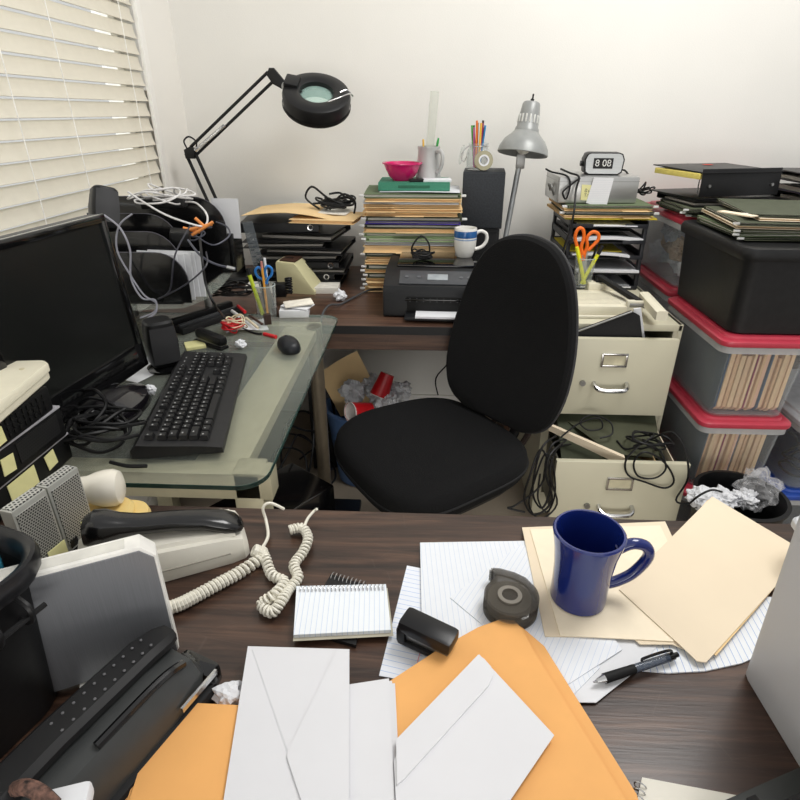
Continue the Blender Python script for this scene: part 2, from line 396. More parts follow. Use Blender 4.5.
# ------------------------------------------------------------------ light
wd = bpy.data.worlds.new('world'); scene.world = wd; wd.use_nodes = True
bg = wd.node_tree.nodes['Background']; bg.inputs['Color'].default_value = (1, .995, .985, 1); bg.inputs['Strength'].default_value = .68
def area(name, loc, tgt, sx, sy, pw, col=(1, 1, 1)):
    l = bpy.data.lights.new(name, 'AREA'); l.shape = 'RECTANGLE'; l.size = sx; l.size_y = sy; l.energy = pw; l.color = col
    o = bpy.data.objects.new(name, l); COL.objects.link(o); o.location = loc
    o.rotation_euler = (V(tgt) - V(loc)).to_track_quat('-Z', 'Y').to_euler(); return o
area('ceiling_light', (.9, 1.25, 2.7), (.1, 1.5, .7), 1.1, .8, 36, (1, .985, .96))
area('fill_light', (.5, -1.6, 2.0), (.2, 1.6, .6), 2.6, 1.6, 5, (1, .99, .97))  # added unseen lamp behind the camera, softens the dark front sides
area('low_fill_light', (.4, -1.3, .55), (.1, 2.4, .35), 2.2, .8, 26, (1, .97, .92))  # second added lamp, unseen, brightens wall and things below the tables
area('window_light', (XL - .3, 2.0, 1.62), (.4, 2.0, 1.60), 4.6, 2.4, 62, (.97, .99, 1))

# ------------------------------------------------------------------ desks
dk = T('office_desk', 'dark walnut laminate desk in the foreground covered with papers', 'desk', (0, .3, 0))
P('desktop', MB().box((.15, .27, ZN - .016), (2.14, .93, .032), b=.003), WALNUT, dk, world=True)
for x in (-.86, 1.16): P('side_panel', MB().box((x, .27, .355), (.03, .84, .70), b=.002), WALNUT, dk, world=True)
bd = T('work_table', 'dark walnut laminate table along the back wall under the printer', 'desk', (-.28, 2.07, 0))
yf = at(390, 326, ZB).y
P('tabletop', MB().box((-.285, (yf + YB - .01) / 2, ZB - .014), (1.33, YB - .01 - yf, .028), b=.002), WALNUT2, bd, world=True)
P('edge_band', MB().box((-.285, yf - .0015, ZB - .0145), (1.33, .003, .026)), BLACKP, bd, world=True)
P('apron', MB().box((-.285, yf + .03, ZB - .058), (1.25, .018, .06)), WALNUT2, bd, world=True)
for x, y, d_ in ((-.925, 2.09, .7), (.36, 2.31, .26)): P('side_panel', MB().box((x, y, .343), (.025, d_, .686), b=.002), WALNUT2, bd, world=True)

gd = T('glass_desk', 'glass computer desk with a beige metal frame under the keyboard', 'desk', (-.6, 1.25, 0))
gx1 = -.268; gy0, gy1 = .785, 1.70
P('glass_top', MB().prism(rrect(gx1 + .945, gy1 - gy0, .05, 6, (gx1 - .945) / 2, (gy0 + gy1) / 2), ZG - .008, ZG, b=.001), GLASS, gd, world=True)
eg = MB(); o_ = rrect(gx1 + .945, gy1 - gy0, .05, 6, (gx1 - .945) / 2, (gy0 + gy1) / 2); i_ = rrect(gx1 + .943, gy1 - gy0 - .002, .049, 6, (gx1 - .945) / 2, (gy0 + gy1) / 2)
eg.loft([[(p[0], p[1], ZG - .0085) for p in o_], [(p[0], p[1], ZG + .0002) for p in o_], [(p[0], p[1], ZG + .0002) for p in i_], [(p[0], p[1], ZG - .0085) for p in i_]], caps=False)
P('glass_edge', eg, GLASSE, gd, world=True)
FRAME = mat('frame_champagne', (176, 170, 144), .35, .25, var=.05)
P('rail', MB().box((-.60, .86, .705), (.66, .045, .055), b=.004), FRAME, gd, world=True)
P('rail', MB().box((-.375, 1.27, .715), (.10, .78, .03), b=.003), FRAME, gd, world=True)
P('rail', MB().box((-.62, 1.65, .705), (.6, .045, .055), b=.004), FRAME, gd, world=True)
P('rail', MB().box((-.89, 1.27, .715), (.05, .78, .03), b=.003), FRAME, gd, world=True)
for x, y in ((-.315, .865), (-.90, .865), (-.90, 1.62)): P('leg', MB().box((x, y, .367), (.055, .055, .735), b=.006), FRAME, gd, world=True)
P('under_glass_shade', MB().box((-.66, 1.26, .66), (.44, .70, .016), b=.002), mat('shade_brown', (60, 56, 50), .5), gd, world=True)  # added dark sheet, imitates the deep shade seen through the glass
LEGM = mat('leg_bronze', (116, 106, 90), .3, .5, var=.1)
P('leg', MB().cyl((-.335, 1.62, .02), (-.335, 1.62, .737), .022, n=20), LEGM, gd, world=True)
P('foot', MB().box((-.335, 1.60, .012), (.22, .26, .024), b=.006), BLACKP, gd, world=True)
for x, y in ((-.315, .865), (-.90, .865), (-.90, 1.62)): P('foot', MB().box((x, y, .008), (.07, .07, .016), b=.004), BLACKP, gd, world=True)

# ------------------------------------------------------------------ file folder stack behind the printer
SX0, SX1, SYF = atY(364, 285, 2.08).x, atY(459, 285, 2.08).x, 2.08
SW = SX1 - SX0; SD = .255; scx = (SX0 + SX1) / 2
rnd = random.Random(4)
#           material, thickness, kind, description
stk = [('m', .016, 'manila file folder'), ('m', .016, 'manila file folder'), ('m', .017, 'manila file folder'), ('g', .017, 'green hanging folder'),
       ('m', .013, 'manila file folder'), ('g', .016, 'green hanging folder'), ('m', .013, 'manila file folder'), ('m', .014, 'manila file folder'), ('g', .012, 'green hanging folder'),
       ('m', .026, 'thick manila file folder'), ('w', .013, 'white paper folder'), ('G', .014, 'pale green hanging folder'), ('G', .015, 'pale green hanging folder'),
       ('m', .016, 'manila file folder'), ('g', .012, 'green hanging folder'), ('p', .011, 'purple file folder'), ('g', .015, 'green hanging folder'),
       ('m', .014, 'manila file folder'), ('m', .013, 'manila file folder'), ('m', .012, 'manila file folder'), ('w', .007, 'white paper folder'), ('m', .012, 'manila file folder'), ('o', .014, 'dark olive hanging folder')]
PALEG = mat('pale_green_card', (156, 176, 132), .8, var=.1, scale=25)
FM = {'m': MANILA, 'g': OLIVE, 'G': PALEG, 'w': PAPER, 'p': PURPLE, 'o': GREENF}
HOOK = mat('hook_tip', (226, 226, 224), .35, .2)
def folder(name, w, d, h, m, label, cat, loc, rz, group, tabx=None, hooks=False, sag=.3, seed=0):
    """a lying folder: fold at the back, two leaves opening to the front (-y), papers between"""
    rr = random.Random(seed); t = .0016; b = MB(); g1 = rr.uniform(-.2, .2); g2 = rr.uniform(.6, 1.2)
    def leaf(z0, drop): 
        return lambda u, v: (-w / 2 + w * u, d / 2 - d * v, z0 - drop * (v ** 2) * h * (1 + .25 * math.sin(u * 6 + seed)) )
    b.grid(leaf(h, sag), 8, 5, t); b.grid(lambda u, v: (-w / 2 + w * u, d / 2 - (d + .004) * v, t + .0002), 2, 2, t)
    b.box((0, d / 2 + .0006, h / 2), (w, .0015, h))
    if tabx is not None: b.box((tabx * w, -d / 2 - .009, t / 2 + .0012), (w * .3, .022, t))
    o = S(name, b, m, label, cat, group, loc=loc, rz=rz)
    p = MB(); ph = max(.003, h * (1 - sag) - 2 * t - .001)
    p.box((rr.uniform(-.004, .004), .006, t + ph / 2 + .0004), (w - .016, d - .012 + rr.uniform(-.004, .012), ph)); P('papers', p, mat('tan_paper_edges', (236, 204, 156), .85, var=.14, scale=30, sx=(1, 1, 40)) if m in (MANILA, MANILA2) else PAPER2, o)
    if hooks:
        for sx in (-1, 1):
            P('hook', MB().box((sx * (w / 2 + .008), -d / 2 + .004, h * .5), (.018, .006, min(.008, h * .7)), b=.0015), HOOK, o)
    return o
z = ZB + .0005; n = len(stk); stack_rows = []
for i, (k, h, desc) in enumerate(stk):
    h *= .334 / sum(q[1] for q in stk)
    j = n - 1 - i
    lab = '%s, %s from the top of the tall stack behind the printer' % (desc, ORD[j]) if j else 'dark olive hanging folder topmost on the tall stack behind the printer'
    folder('hanging_folder' if k in 'gGo' else 'file_folder', SW - .012 + rnd.uniform(-.008, .006), SD, h, FM[k] if i != 9 else MANILA, lab, 'folder',
           (scx + rnd.uniform(-.006, .006), SYF + SD / 2 + rnd.uniform(-.006, .006), z), rnd.uniform(-.02, .02), 'folders in the tall stack behind the printer',
           tabx=rnd.choice((-.33, 0, .33)) if k == 'm' else None, hooks=k in 'gGo' or i in (0, 1, 2, 4), sag=.12 if h > .02 else .2, seed=i)
    z += h + .0004
ZS = z
def box_thing(name, d, m, label, cat, loc, rz=0, b=.002, group=None): return S(name, MB().box((0, 0, d[2] / 2), d, b=b), m, label, cat, group, loc=loc, rz=rz)
# sheets, book, bowl, stein on the stack
S('paper_sheet', MB().grid(lambda u, v: (-.14 + .28 * u, -.108 + .216 * v, .001 + .002 * math.sin(u * 3)), 6, 4, .001), PAPER, 'white paper sheets under the green book on the tall folder stack', 'paper', loc=(scx + .028, SYF + .125, ZS + .001), rz=-.03)
bk = T('hardcover_book', 'green cloth hardcover book lying on the tall folder stack', 'book', (scx + .005, SYF + .13, ZS + .0045), .0)
BKG = mat('green_cloth', (56, 128, 102), .7, var=.1, scale=200, bump=.2)
bkm = MB(); bw, bdp, bh = .25, .19, .027
bkm.box((0, 0, .0015), (bw, bdp, .003), b=.001); bkm.box((0, 0, bh - .0015), (bw, bdp, .003), b=.001); bkm.box((0, -bdp / 2 + .002, bh / 2), (bw, .004, bh), b=.0015)
P('cover', bkm, BKG, bk); P('pages', MB().box((0, .004, bh / 2), (bw - .01, bdp - .012, bh - .0066)), PAPER2, bk)
P('spine_label', MB().box((0, -bdp / 2 - .0006, bh / 2), (.11, .0008, .009)), mat('book_label', (36, 96, 72), .8), bk)
zb = ZS + .0045 + bh + .0006
px = atY(402, 178, SYF + .1)
S('bowl', MB().lathe([(.0, .0), (.028, .0), (.03, .003), (.04, .012), (.05, .03), (.056, .046), (.0605, .047), (.0605, .051), (.053, .05), (.047, .032), (.037, .015), (.02, .008), (0, .007)], 40, Matrix.Scale(1.17, 4)),
  mat('magenta_plastic', (206, 22, 104), .25, var=.04, coat=.4), 'magenta plastic bowl on the green hardcover book', 'bowl', loc=(px.x, SYF + .11, zb))
S('note_card', MB().box((0, 0, .004), (.1, .06, .008), b=.001), PAPER, 'white card pad in front of the grey stein', 'paper', loc=(atY(437, 178, SYF + .06).x, SYF + .085, zb), rz=.05)
S('eraser', MB().box((0, 0, .005), (.05, .022, .010), b=.002), BLACKP, 'small black eraser beside the magenta bowl', 'eraser', loc=(atY(420, 178, SYF + .06).x - .012, SYF + .06, zb), rz=.15)
sp_ = atY(432, 178, SYF + .15)
st = T('stein_mug', 'grey ceramic stein mug holding a clear ruler and a green pen', 'mug', (sp_.x - .014, SYF + .155, zb), -.5)
st.scale = (1.06, 1.06, 1.10)
GREYC = mat('grey_ceramic', (176, 176, 174), .3, var=.04, coat=.3)
P('body', MB().lathe([(0, .001), (.041, .001), (.043, .004), (.043, .01), (.0415, .014), (.036, .088), (.038, .094), (.038, .100), (.034, .100), (.033, .09), (.037, .016), (0, .012)], 36), GREYC, st)
P('handle', MB().tube([(.036, -.012, .084), (.052, -.018, .088), (.064, -.022, .076), (.063, -.022, .05), (.052, -.018, .03), (.038, -.013, .024)], .0065, 10), GREYC, st)
ru = MB(); ru.box((0, 0, .135), (.03, .0022, .27), b=.0006)
for q in range(26): ru.box((-.012 + (.002 if q % 5 else .0035), -.0013, .012 + q * .0098), (.004 if q % 5 else .007, .0003, .0006))
S('ruler', ru, glassy('ruler_plastic', (214, 216, 206), .5, .1), 'clear plastic ruler standing in the grey stein', 'ruler', loc=(sp_.x - .016, SYF + .165, zb + .0135), rot=(R(-1), R(4), 0))
S('pen', MB().cyl((0, 0, 0), (0, 0, .105), .004, n=10).cyl((0, 0, .105), (0, 0, .125), .0048, .003, 10), mat('green_pen', (30, 150, 60), .3), 'green capped pen leaning in the grey stein', 'pen', loc=(sp_.x + .0, SYF + .15, zb + .0135), rot=(R(3), R(9), 0))
S('pencil', MB().cyl((0, 0, 0), (0, 0, .12), .0033, n=6), mat('yellow_pencil', (220, 176, 60), .4), 'yellow pencil stub leaning in the grey stein', 'pencil', loc=(sp_.x - .028, SYF + .14, zb + .0135), rot=(R(4), R(-3), 0))

# ------------------------------------------------------------------ speakers, jar
qa, qb = atY(463, 230, 2.16), atY(502, 227, 2.16)
sub = T('subwoofer', 'black box speaker standing on the table behind the white mug', 'speaker', ((qa.x + qb.x) / 2 - .005, 2.26, ZB), R(-4))
hs = qa.z - ZB + .004
P('cabinet', MB().box((0, 0, hs / 2), (.15, .17, hs), b=.006), BLACKP, sub); P('grille', MB().box((0, -.087, hs / 2), (.13, .006, hs - .03), b=.003), BLACKM, sub)
bs = T('bookshelf_speaker', 'charcoal box speaker topped with a jar of pencils', 'speaker', ((qa.x + qb.x) / 2 + .002, 2.245, ZB + hs + .001), R(-5))
ht = atY(480, 171, 2.16).z - ZB - hs - .004
SPKC = mat('charcoal_vinyl', (46, 49, 53), .6, var=.2, scale=160, bump=.25)
P('cabinet', MB().box((0, 0, ht / 2), (.148, .165, ht), b=.004), SPKC, bs); P('grille_cloth', MB().box((0, -.0845, ht / 2), (.142, .005, ht - .008), b=.002), SPKC, bs)
zj = ZB + hs + ht + .002
jc = atY(478, 168, 2.21)
jar = T('glass_jar', 'clip-top glass jar filled with coloured pencils on the charcoal speaker', 'jar', (jc.x, 2.235, zj), 0)
P('jar_body', MB().lathe([(0, .001), (.036, .001), (.041, .006), (.042, .012), (.042, .055), (.038, .066), (.033, .072), (.033, .082), (.036, .084), (.036, .088), (.031, .088), (.0305, .07), (.038, .054), (.038, .010), (0, .006)], 32), CLEARJ, jar)
P('wire_bail', MB().tube([(-.036, 0, .078), (-.055, -.004, .06), (-.062, -.01, .04), (-.05, -.015, .028), (-.042, -.012, .045)], .0016, 6).tube([(.036, 0, .078), (0, .036, .078), (-.036, 0, .078), (0, -.036, .078)], .0016, 6, closed=True), CHROME, jar)
P('lid', MB().lathe([(0, .008), (.022, .008), (.031, .004), (.034, 0), (.031, -.003), (0, -.001)], 28, TR(-.058, -.006, .05, ry=R(-78))), CLEARJ, jar)
pc = [(196, 40, 50), (40, 120, 60), (230, 180, 50), (60, 40, 30), (200, 110, 170), (40, 130, 190), (110, 60, 40), (230, 120, 40), (30, 30, 34), (90, 170, 80), (150, 40, 90)]
pn = ['red', 'dark green', 'yellow', 'brown', 'pink', 'blue', 'chestnut', 'orange', 'black', 'light green', 'plum']
for i, (c, nm) in enumerate(zip(pc, pn)):
    a = i * 2.4; r0 = .006 + .012 * ((i * 7) % 5) / 5; lean = R(3 + 5 * ((i * 3) % 4) / 4); L = .13 + .03 * ((i * 5) % 4) / 4
    d = V((math.cos(a) * math.sin(lean), math.sin(a) * math.sin(lean) * .6, math.cos(lean)))
    b0 = V((r0 * math.cos(a), r0 * math.sin(a), .0))
    S('colored_pencil', MB().cyl(b0, b0 + d * L, .0038, n=6), mat('pencil_' + nm.replace(' ', '_'), c, .4), '%s coloured pencil standing in the clip-top glass jar' % nm, 'pencil', 'coloured pencils in the jar', loc=(jc.x, 2.235, zj + .008))
tp = atY(484, 157, 2.17)
tr = T('tape_roll', 'round roll of clear tape leaning on the pencil jar', 'tape', (tp.x, 2.183, zj + .034), rot=(R(82), 0, R(8)))
P('tape', MB().lathe([(.019, -.009), (.032, -.009), (.032, .009), (.019, .009), (.019, -.009)], 36), glassy('tape_film', (176, 170, 140), .7, .2), tr)
P('core', MB().lathe([(.0135, -.0095), (.0189, -.0095), (.0189, .0095), (.0135, .0095), (.0135, -.0095)], 30), PAPER, tr)

# ------------------------------------------------------------------ grey desk lamp
YL = 2.22
lk = T('desk_lamp', 'grey metal reading lamp with a bell shade behind the chair', 'lamp', (.30, YL, ZB), 0)
GREYM = mat('grey_enamel', (142, 144, 142), .35, .1, var=.05)
a0 = atY(505, 240, YL); a1 = atY(521, 155, YL); ax = (atY(533, 97, YL) - atY(522, 150, YL)).normalized()
P('base', MB().lathe([(0, 0), (.058, 0), (.058, .014), (.052, .022), (.02, .03), (0, .03)], 36, TR(a0.x + .045, YL, ZB)), GREYM, lk, world=True)
P('stem', MB().cyl((a0.x + .045, YL, ZB + .03), a0, .0098).cyl(a0, a1, .0098), mat('satin_steel', (176, 180, 182), .35, .5), lk, world=True)
P('hinge', MB().box(a1 - V((0, 0, .02)), (.03, .02, .05), b=.004), STEEL, lk, world=True)
sh0 = atY(521.5, 154, YL)
q = ax.to_track_quat('Z', 'Y').to_matrix().to_4x4(); Ms = Matrix.Translation(sh0 + V((0, -.02, 0))) @ Matrix.Rotation(R(-10), 4, 'X') @ q
P('lamp_shade', MB().lathe([(.0865, 0), (.0885, .002), (.084, .022), (.070, .046), (.052, .062), (.042, .073), (.041, .082), (.037, .088), (.034, .130), (.030, .160), (.026, .166), (.0, .167), (0, .160), (.026, .155), (.036, .08), (.05, .056), (.067, .042), (.081, .02), (.0865, 0)], 40, Ms), GREYM, lk, world=True)
vm = MB()
for k in range(16):
    a = k * math.pi / 8; vm.box((.0355, 0, .112), (.0045, .0055, .026), Ms @ Matrix.Rotation(a, 4, 'Z'), b=.001)
P('vent_slots', vm, mat('vent_light', (205, 205, 200), .5), lk, world=True)
P('switch', MB().cyl((0, 0, .137), (0, 0, .148), .006, m if False else None) if False else MB().lathe([(0, .166), (.006, .166), (.006, .176), (.003, .178), (.003, .192), (0, .193)], 14, Ms), BLACKP, lk, world=True)
P('bulb', MB().ball((0, 0, 0), (.03, .03, .036), Ms @ Matrix.Translation((0, 0, .035)), 3), mat('frosted_bulb', (240, 238, 230), .3), lk, world=True)
# ------------------------------------------------------------------ binder pile on the back table
BIND = mat('binder_vinyl', (20, 20, 21), .38, var=.15, scale=60, bump=.06)
def binder(label, w, d, h, loc, rz, group, ring='front', papers=True, m=None, tilt=(0, 0), name='ring_binder', open_=0.0):
    """lying ring binder: spine on the front (-y) side or open edges in front; finger ring in the spine"""
    m = m or BIND; o = T(name, label, 'binder', loc, group=group, rot=(tilt[0], tilt[1], rz)); t = .0032
    c = MB(); s = -1 if ring == 'front' else 1
    c.box((0, 0, t / 2), (w, d, t), b=.001); c.box((0, s * (d / 2 - t / 2), h / 2), (w, t, h), b=.001)
    e = d / 2 * s
    c.loft([[(x, -e, h - t + open_), (x, e, h - t), (x, e, h), (x, -e, h + open_)] for x in (-w / 2, w / 2)])
    P('cover', c, m, o)
    if papers:
        p = MB(); ph = (h - 2 * t) * .42; p.box((.0, -s * .012, t + ph / 2 + .0005), (w - .02, d - .06, ph)); P('papers', p, mat('grey_paper_edges', (168, 164, 156), .85, var=.2, scale=30, sx=(1, 1, 40)), o)
    r = MB()
    if ring == 'front': r.lathe([(.007, -.001), (.011, -.0015), (.0115, 0), (.011, .0015), (.007, .001), (.007, -.001)], 20, TR(w / 2 - .03, -d / 2 - .0016, h / 2, rx=R(90)))
    else:
        for y in (-.07, 0, .07): r.tube([(y, d / 2 - .045, t), (y, d / 2 - .06, h * .75), (y, d / 2 - .035, h * .85), (y, d / 2 - .02, t)], .0016, 6)
    P('ring', r, CHROME, o)
    return o
pl = atY(240, 288, 2.1).x; pr = atY(346, 288, 2.1).x; pcx = (pl + pr) / 2
rnd = random.Random(11); z = ZB + .001; NBP = 9
hts = [.026, .022, .025, .022, .026, .022, .024, .028, .034]
for i in range(NBP):
    j = NBP - 1 - i; off = [.03, .01, .05, .03, .015, .055, -.03, .035, -.05][i]
    binder('black ring binder, %s from the top of the pile left of the folder stack' % ORD[j] if j else 'black ring binder on top of the pile, its finger ring facing forward',
           .30 if i < 7 else .285, .255, hts[i], (pcx + off, 2.245 + rnd.uniform(-.015, .015) + (0 if i < 8 else -.01), z), rnd.uniform(-.16, .12), 'black binders piled on the back table',
           ring='front' if i in (1, 3, 8) else 'back')
    z += hts[i] + .0006
ZBP = z
mfl = MB(); mfl.grid(lambda u, v: (-.17 + .34 * u, -.12 + .24 * v, .012 + .022 * math.sin(u * 2.3 + .4) - .03 * max(0, u - .45) ** 1.5), 14, 4, .0016)
S('file_folder', mfl, MANILA, 'bowed manila folder draped over the top of the black binder pile', 'folder', loc=(pcx + .0, 2.25, ZBP + .001), rz=-.06)
p0 = at(318, 244, ZBP - .02)
f2 = folder('file_folder', .24, .2, .014, MANILA, 'manila folder jutting out at the right front of the binder pile', 'folder', (atY(320, 243, 2.1).x + .02, 2.20, ZBP - .036 + .037), -.12, None, seed=31, sag=.1)
S('paper_sheet', MB().grid(lambda u, v: (-.13 + .26 * u, -.1 + .2 * v, .004 + .012 * (1 - u)), 8, 2, .003), PAPER2, 'sheaf of white papers slipping off the binder pile to the right', 'paper', loc=(pcx + .08, 2.30, ZBP + .016), rz=-.1)
tc_ = atY(334, 226, 2.26)
S('cable_bundle', MB().tube(tangle((tc_.x, 2.27, ZBP + .022), .085, .07, .06, 9, 3), .004, 6).tube([(tc_.x - .05, 2.25, ZBP + .03), (tc_.x - .10, 2.25, ZBP + .07), (tc_.x - .075, 2.25, ZBP + .11), (tc_.x - .03, 2.25, ZBP + .08), (tc_.x + .02, 2.26, ZBP + .04)], .004, 6).tube([(tc_.x - .01, 2.24, ZBP + .03), (tc_.x + .04, 2.24, ZBP + .085), (tc_.x + .085, 2.25, ZBP + .06), (tc_.x + .08, 2.25, ZBP + .01)], .004, 6), RUBBER,
  'tangled black cable bundle heaped on top of the binder pile', 'cable')
gap = atY(300, 291, 2.09)
for i, (px, yy) in enumerate(((327, 0), (262, .01))):
    q = at(px, 289, ZB)
    S('notepad', MB().box((0, 0, .011), (.1, .08, .022), b=.001), PAPER2, ['cream paper block sticking out under the right of the binder pile', 'cream paper block under the left of the binder pile'][i], 'paper', loc=(q.x, min(q.y + .0, 2.07), ZB + .0005), rz=.05)

# ------------------------------------------------------------------ beige pencil sharpener, tissue, mains cord
q = at(296, 294, ZB)
ps = T('pencil_sharpener', 'beige sloped desk sharpener with a brown top in front of the binders', 'sharpener', (q.x, q.y + .05, ZB), R(-8))
YB_ = mat('aged_beige_plastic', (206, 200, 158), .45, var=.03)
P('body', MB().prism([(-.062, 0), (.078, 0), (.08, .012), (.045, .06), (.018, .1), (.006, .112), (-.058, .116), (-.062, .11)], -.05, .05, TR(rx=R(90)), b=.004), YB_, ps)
P('top_plate', MB().box((-.026, 0, .1155), (.058, .08, .005), TR(ry=R(3)), b=.001), mat('brown_plastic', (72, 50, 40), .4), ps)
P('slot', MB().box((-.026, 0, .1185), (.03, .01, .004)), BLACKG, ps)
q2 = at(286, 297, ZG)
S('coiled_cable', MB().tube(coil([(q2.x + .012, q2.y, ZG + .012), (q2.x + .012, q2.y + .005, ZG + .04), (q2.x + .01, q2.y + .012, ZG + .062)], .010, 7, .003), .0034, 6, sub=2), RUBBER, 'coiled black cord in front of the beige sharpener', 'cord')
adp = S('power_adapter', MB().box((0, 0, .022), (.045, .04, .044), b=.004), BLACKP, 'square black power adapter in front of the beige sharpener', 'adapter', loc=(q2.x - .022, q2.y + .012, ZG + .0005), rz=.1)
q = at(340, 301, ZB)
S('crumpled_tissue', MB().crumple((0, 0, .017), .026, 5, .9), PAPER, 'crumpled white tissue on the walnut table left of the printer', 'paper', loc=(q.x, q.y + .01, ZB), flat=True)
e0 = at(312, 318, ZG)
S('power_cable', MB().tube([at(384, 293, ZB) + V((-.01, .02, .01)), at(368, 292, ZB) + V((0, 0, .006)), at(352, 300, ZB) + V((0, 0, .006)), at(340, 306, ZB) + V((0, 0, .006)), at(330, 314, ZB) + V((0, 0, .03)), at(324, 322, ZB) + V((0, -.02, .03)), at(322, 330, ZB - .03) + V((0, -.03, 0)), at(320, 345, .55), at(318, 372, .35), at(316, 400, .12)], .0035, 7),
  mat('grey_cable', (70, 72, 74), .5), 'grey mains cord running from the printer over the table edge', 'cord')

# ------------------------------------------------------------------ magnifier lamp
YM = 2.22
ml = T('magnifier_lamp', 'black ring magnifier lamp on a folding spring arm in the corner', 'lamp', (-.80, YM, ZB), 0)
el = atY(190, 152, YM); jt = atY(272, 72, YM); hd = atY(318, 103, YM); lo = V((-.78, YM, ZB + .06)); lo2 = atY(210, 196, YM)
d1 = (lo2 - el).normalized(); lo = el + d1 * ((el.z - ZB - .07) / -d1.z)
P('base', MB().lathe([(0, 0), (.085, 0), (.085, .018), (.078, .026), (.02, .03), (.018, .07), (0, .07)], 32, TR(lo.x, YM, ZB)), BLACKP, ml, world=True)
def rods(a, b, off, r, name):
    m_ = MB(); n_ = V((-(b - a).z, 0, (b - a).x)).normalized() * off
    for s in (-1, 1): m_.cyl(a + n_ * s, b + n_ * s, r, n=10)
    P(name, m_, BLACKM, ml, world=True)
rods(lo, el, .017, .006, 'lower_arm'); rods(el + V((.014, 0, .004)), jt + V((-.004, 0, -.012)), .0155, .0052, 'upper_arm')
dj = (jt - el)
sp = MB(); s0 = el + dj * .04 + V((.012, -.014, -.004)); s1 = el + dj * .38 + V((.02, -.014, -.008)); sp.tube(coil([s0, s0.lerp(s1, .5), s1], .0052, 38, .001, 7), .0011, 5, sub=1)
P('spring', sp, CHROME, ml, world=True)
P('elbow_bracket', MB().prism([(-.016, -.022), (.016, -.022), (.024, .012), (.004, .018), (-.018, .008)], -.012, .012, Matrix.Translation(el) @ TR(rx=R(90)), b=.003), BLACKP, ml, world=True)
P('elbow_loop', MB().tube([el + V((-.014, .014, .01)), el + V((-.022, .014, .035)), el + V((-.002, .014, .05)), el + V((.022, .014, .035)), el + V((.02, .014, .01))], .003, 8), BLACKM, ml, world=True)
jb = MB().prism([(-.018, -.010), (-.008, .012), (.008, .012), (.05, -.036), (.04, -.056), (.0, -.036)], -.010, .010, Matrix.Translation(jt) @ TR(rx=R(90)), b=.003)
P('head_bracket', jb, BLACKP, ml, world=True)
P('knob', MB().cyl(jt + V((.052, -.03, -.045)), jt + V((.052, .02, -.045)), .017, n=20), STEEL, ml, world=True)
P('neck', MB().tube([jt + V((.045, 0, -.045)), jt + V((.075, -.01, -.055)), jt + V((.1, -.02, -.066))], .0085, 10), BLACKP, ml, world=True)
MH = Matrix.Translation(hd + V((0, -.02, .018))) @ Euler((R(33), R(10), 0)).to_matrix().to_4x4()
HP = mat('black_housing', (22, 22, 23), .38, var=.1)
P('head', MB().lathe([(.062, -.04), (.108, -.043), (.114, -.037), (.1165, .006), (.112, .017), (.104, .021), (.07, .024), (.058, .018), (.0555, .004), (.058, -.030), (.062, -.040)], 56, MH), HP, ml, world=True)
P('rim', MB().lathe([(.116, -.030), (.1180, -.030), (.1180, -.024), (.116, -.024), (.116, -.030)], 56, MH), BLACKP, ml, world=True)
P('mount_block', MB().box((-.088, .02, .024), (.05, .06, .018), MH, b=.006), HP, ml, world=True)
P('lens', MB().lathe([(0, .013), (.03, .011), (.056, .004), (.056, .0), (.03, -.004), (0, -.006)], 40, MH), glassy('lens_glass', (190, 222, 212), .30, .02), ml, world=True)
P('ring_light', MB().lathe([(.0585, -.012), (.066, -.018), (.074, -.012), (.066, -.006), (.0585, -.012)], 40, MH @ TR(z=-.012)), mat('lamp_tube', (232, 236, 232), .3), ml, world=True)
P('clip', MB().tube([MH @ V((.05, -.06, .03)), MH @ V((.085, -.03, .034)), MH @ V((.112, .008, .03)), MH @ V((.121, .02, .016)), MH @ V((.1, .02, .033)), MH @ V((.08, .0, .033))], .0026, 8), CHROME, ml, world=True)

# ------------------------------------------------------------------ glass shelf with the desk sorter
ZSH = .86
s0 = [at(237, 266, ZSH), at(222, 284, ZSH), at(205, 298, ZSH), at(184, 306, ZSH), at(120, 309, ZSH)]
poly = [(-.92, 1.93), (-.92, s0[4].y)] + [(p.x, p.y) for p in s0[::-1]][0:] + [(s0[0].x, 1.93)]
gs = T('monitor_shelf', 'raised glass shelf with a curved front carrying the black sorter', 'shelf', (-.76, 1.65, ZG + .0005), 0)
P('glass_plate', MB().prism(poly, ZSH - .006, ZSH, b=.001), GLASS, gs, world=True)
for x, y in ((-.9, 1.42), (-.9, 1.66), (-.66, 1.66)): P('post', MB().cyl((x, y, ZG + .001), (x, y, ZSH - .0065), .013, n=16), STEEL, gs, world=True)
so = T('desk_sorter', 'black stepped letter sorter with rounded dividers on the glass shelf', 'sorter', (-.75, 1.6, ZSH + .0005), 0)
DIVM = mat('sorter_plastic', (15, 15, 16), .2, var=.1, coat=.2)
EDGEM = mat('sorter_edge', (70, 68, 76), .3)
def divider(px, py_top, Y, rad=.055, xl=-.925):
    c = atY(px, py_top, Y); x1 = c.x; zt = c.z; pts = [(xl, ZSH + .004), (x1, ZSH + .004), (x1, zt - rad)]
    for k in range(1, 9): a = R(90 * k / 8); pts.append((x1 - rad + rad * math.cos(a), zt - rad + rad * math.sin(a)))
    pts.append((xl, zt))
    P('divider', MB().prism(pts, -.002, .002, TR(0, Y, 0, rx=R(90)), b=.0006), DIVM, so, world=True)
    P('divider_edge', MB().tube([(p[0], Y, p[1]) for p in pts[2:]], .0016, 5, sub=1), EDGEM, so, world=True)
    return x1, zt
D_ = [divider(184, 253, 1.425, .075), divider(176, 232, 1.50, .08), divider(175, 214, 1.575, .08), divider(222, 197, 1.74, .09)]
P('base', MB().box((-.78, 1.585, ZSH + .0025), (.29, .33, .004), b=.001), DIVM, so, world=True)
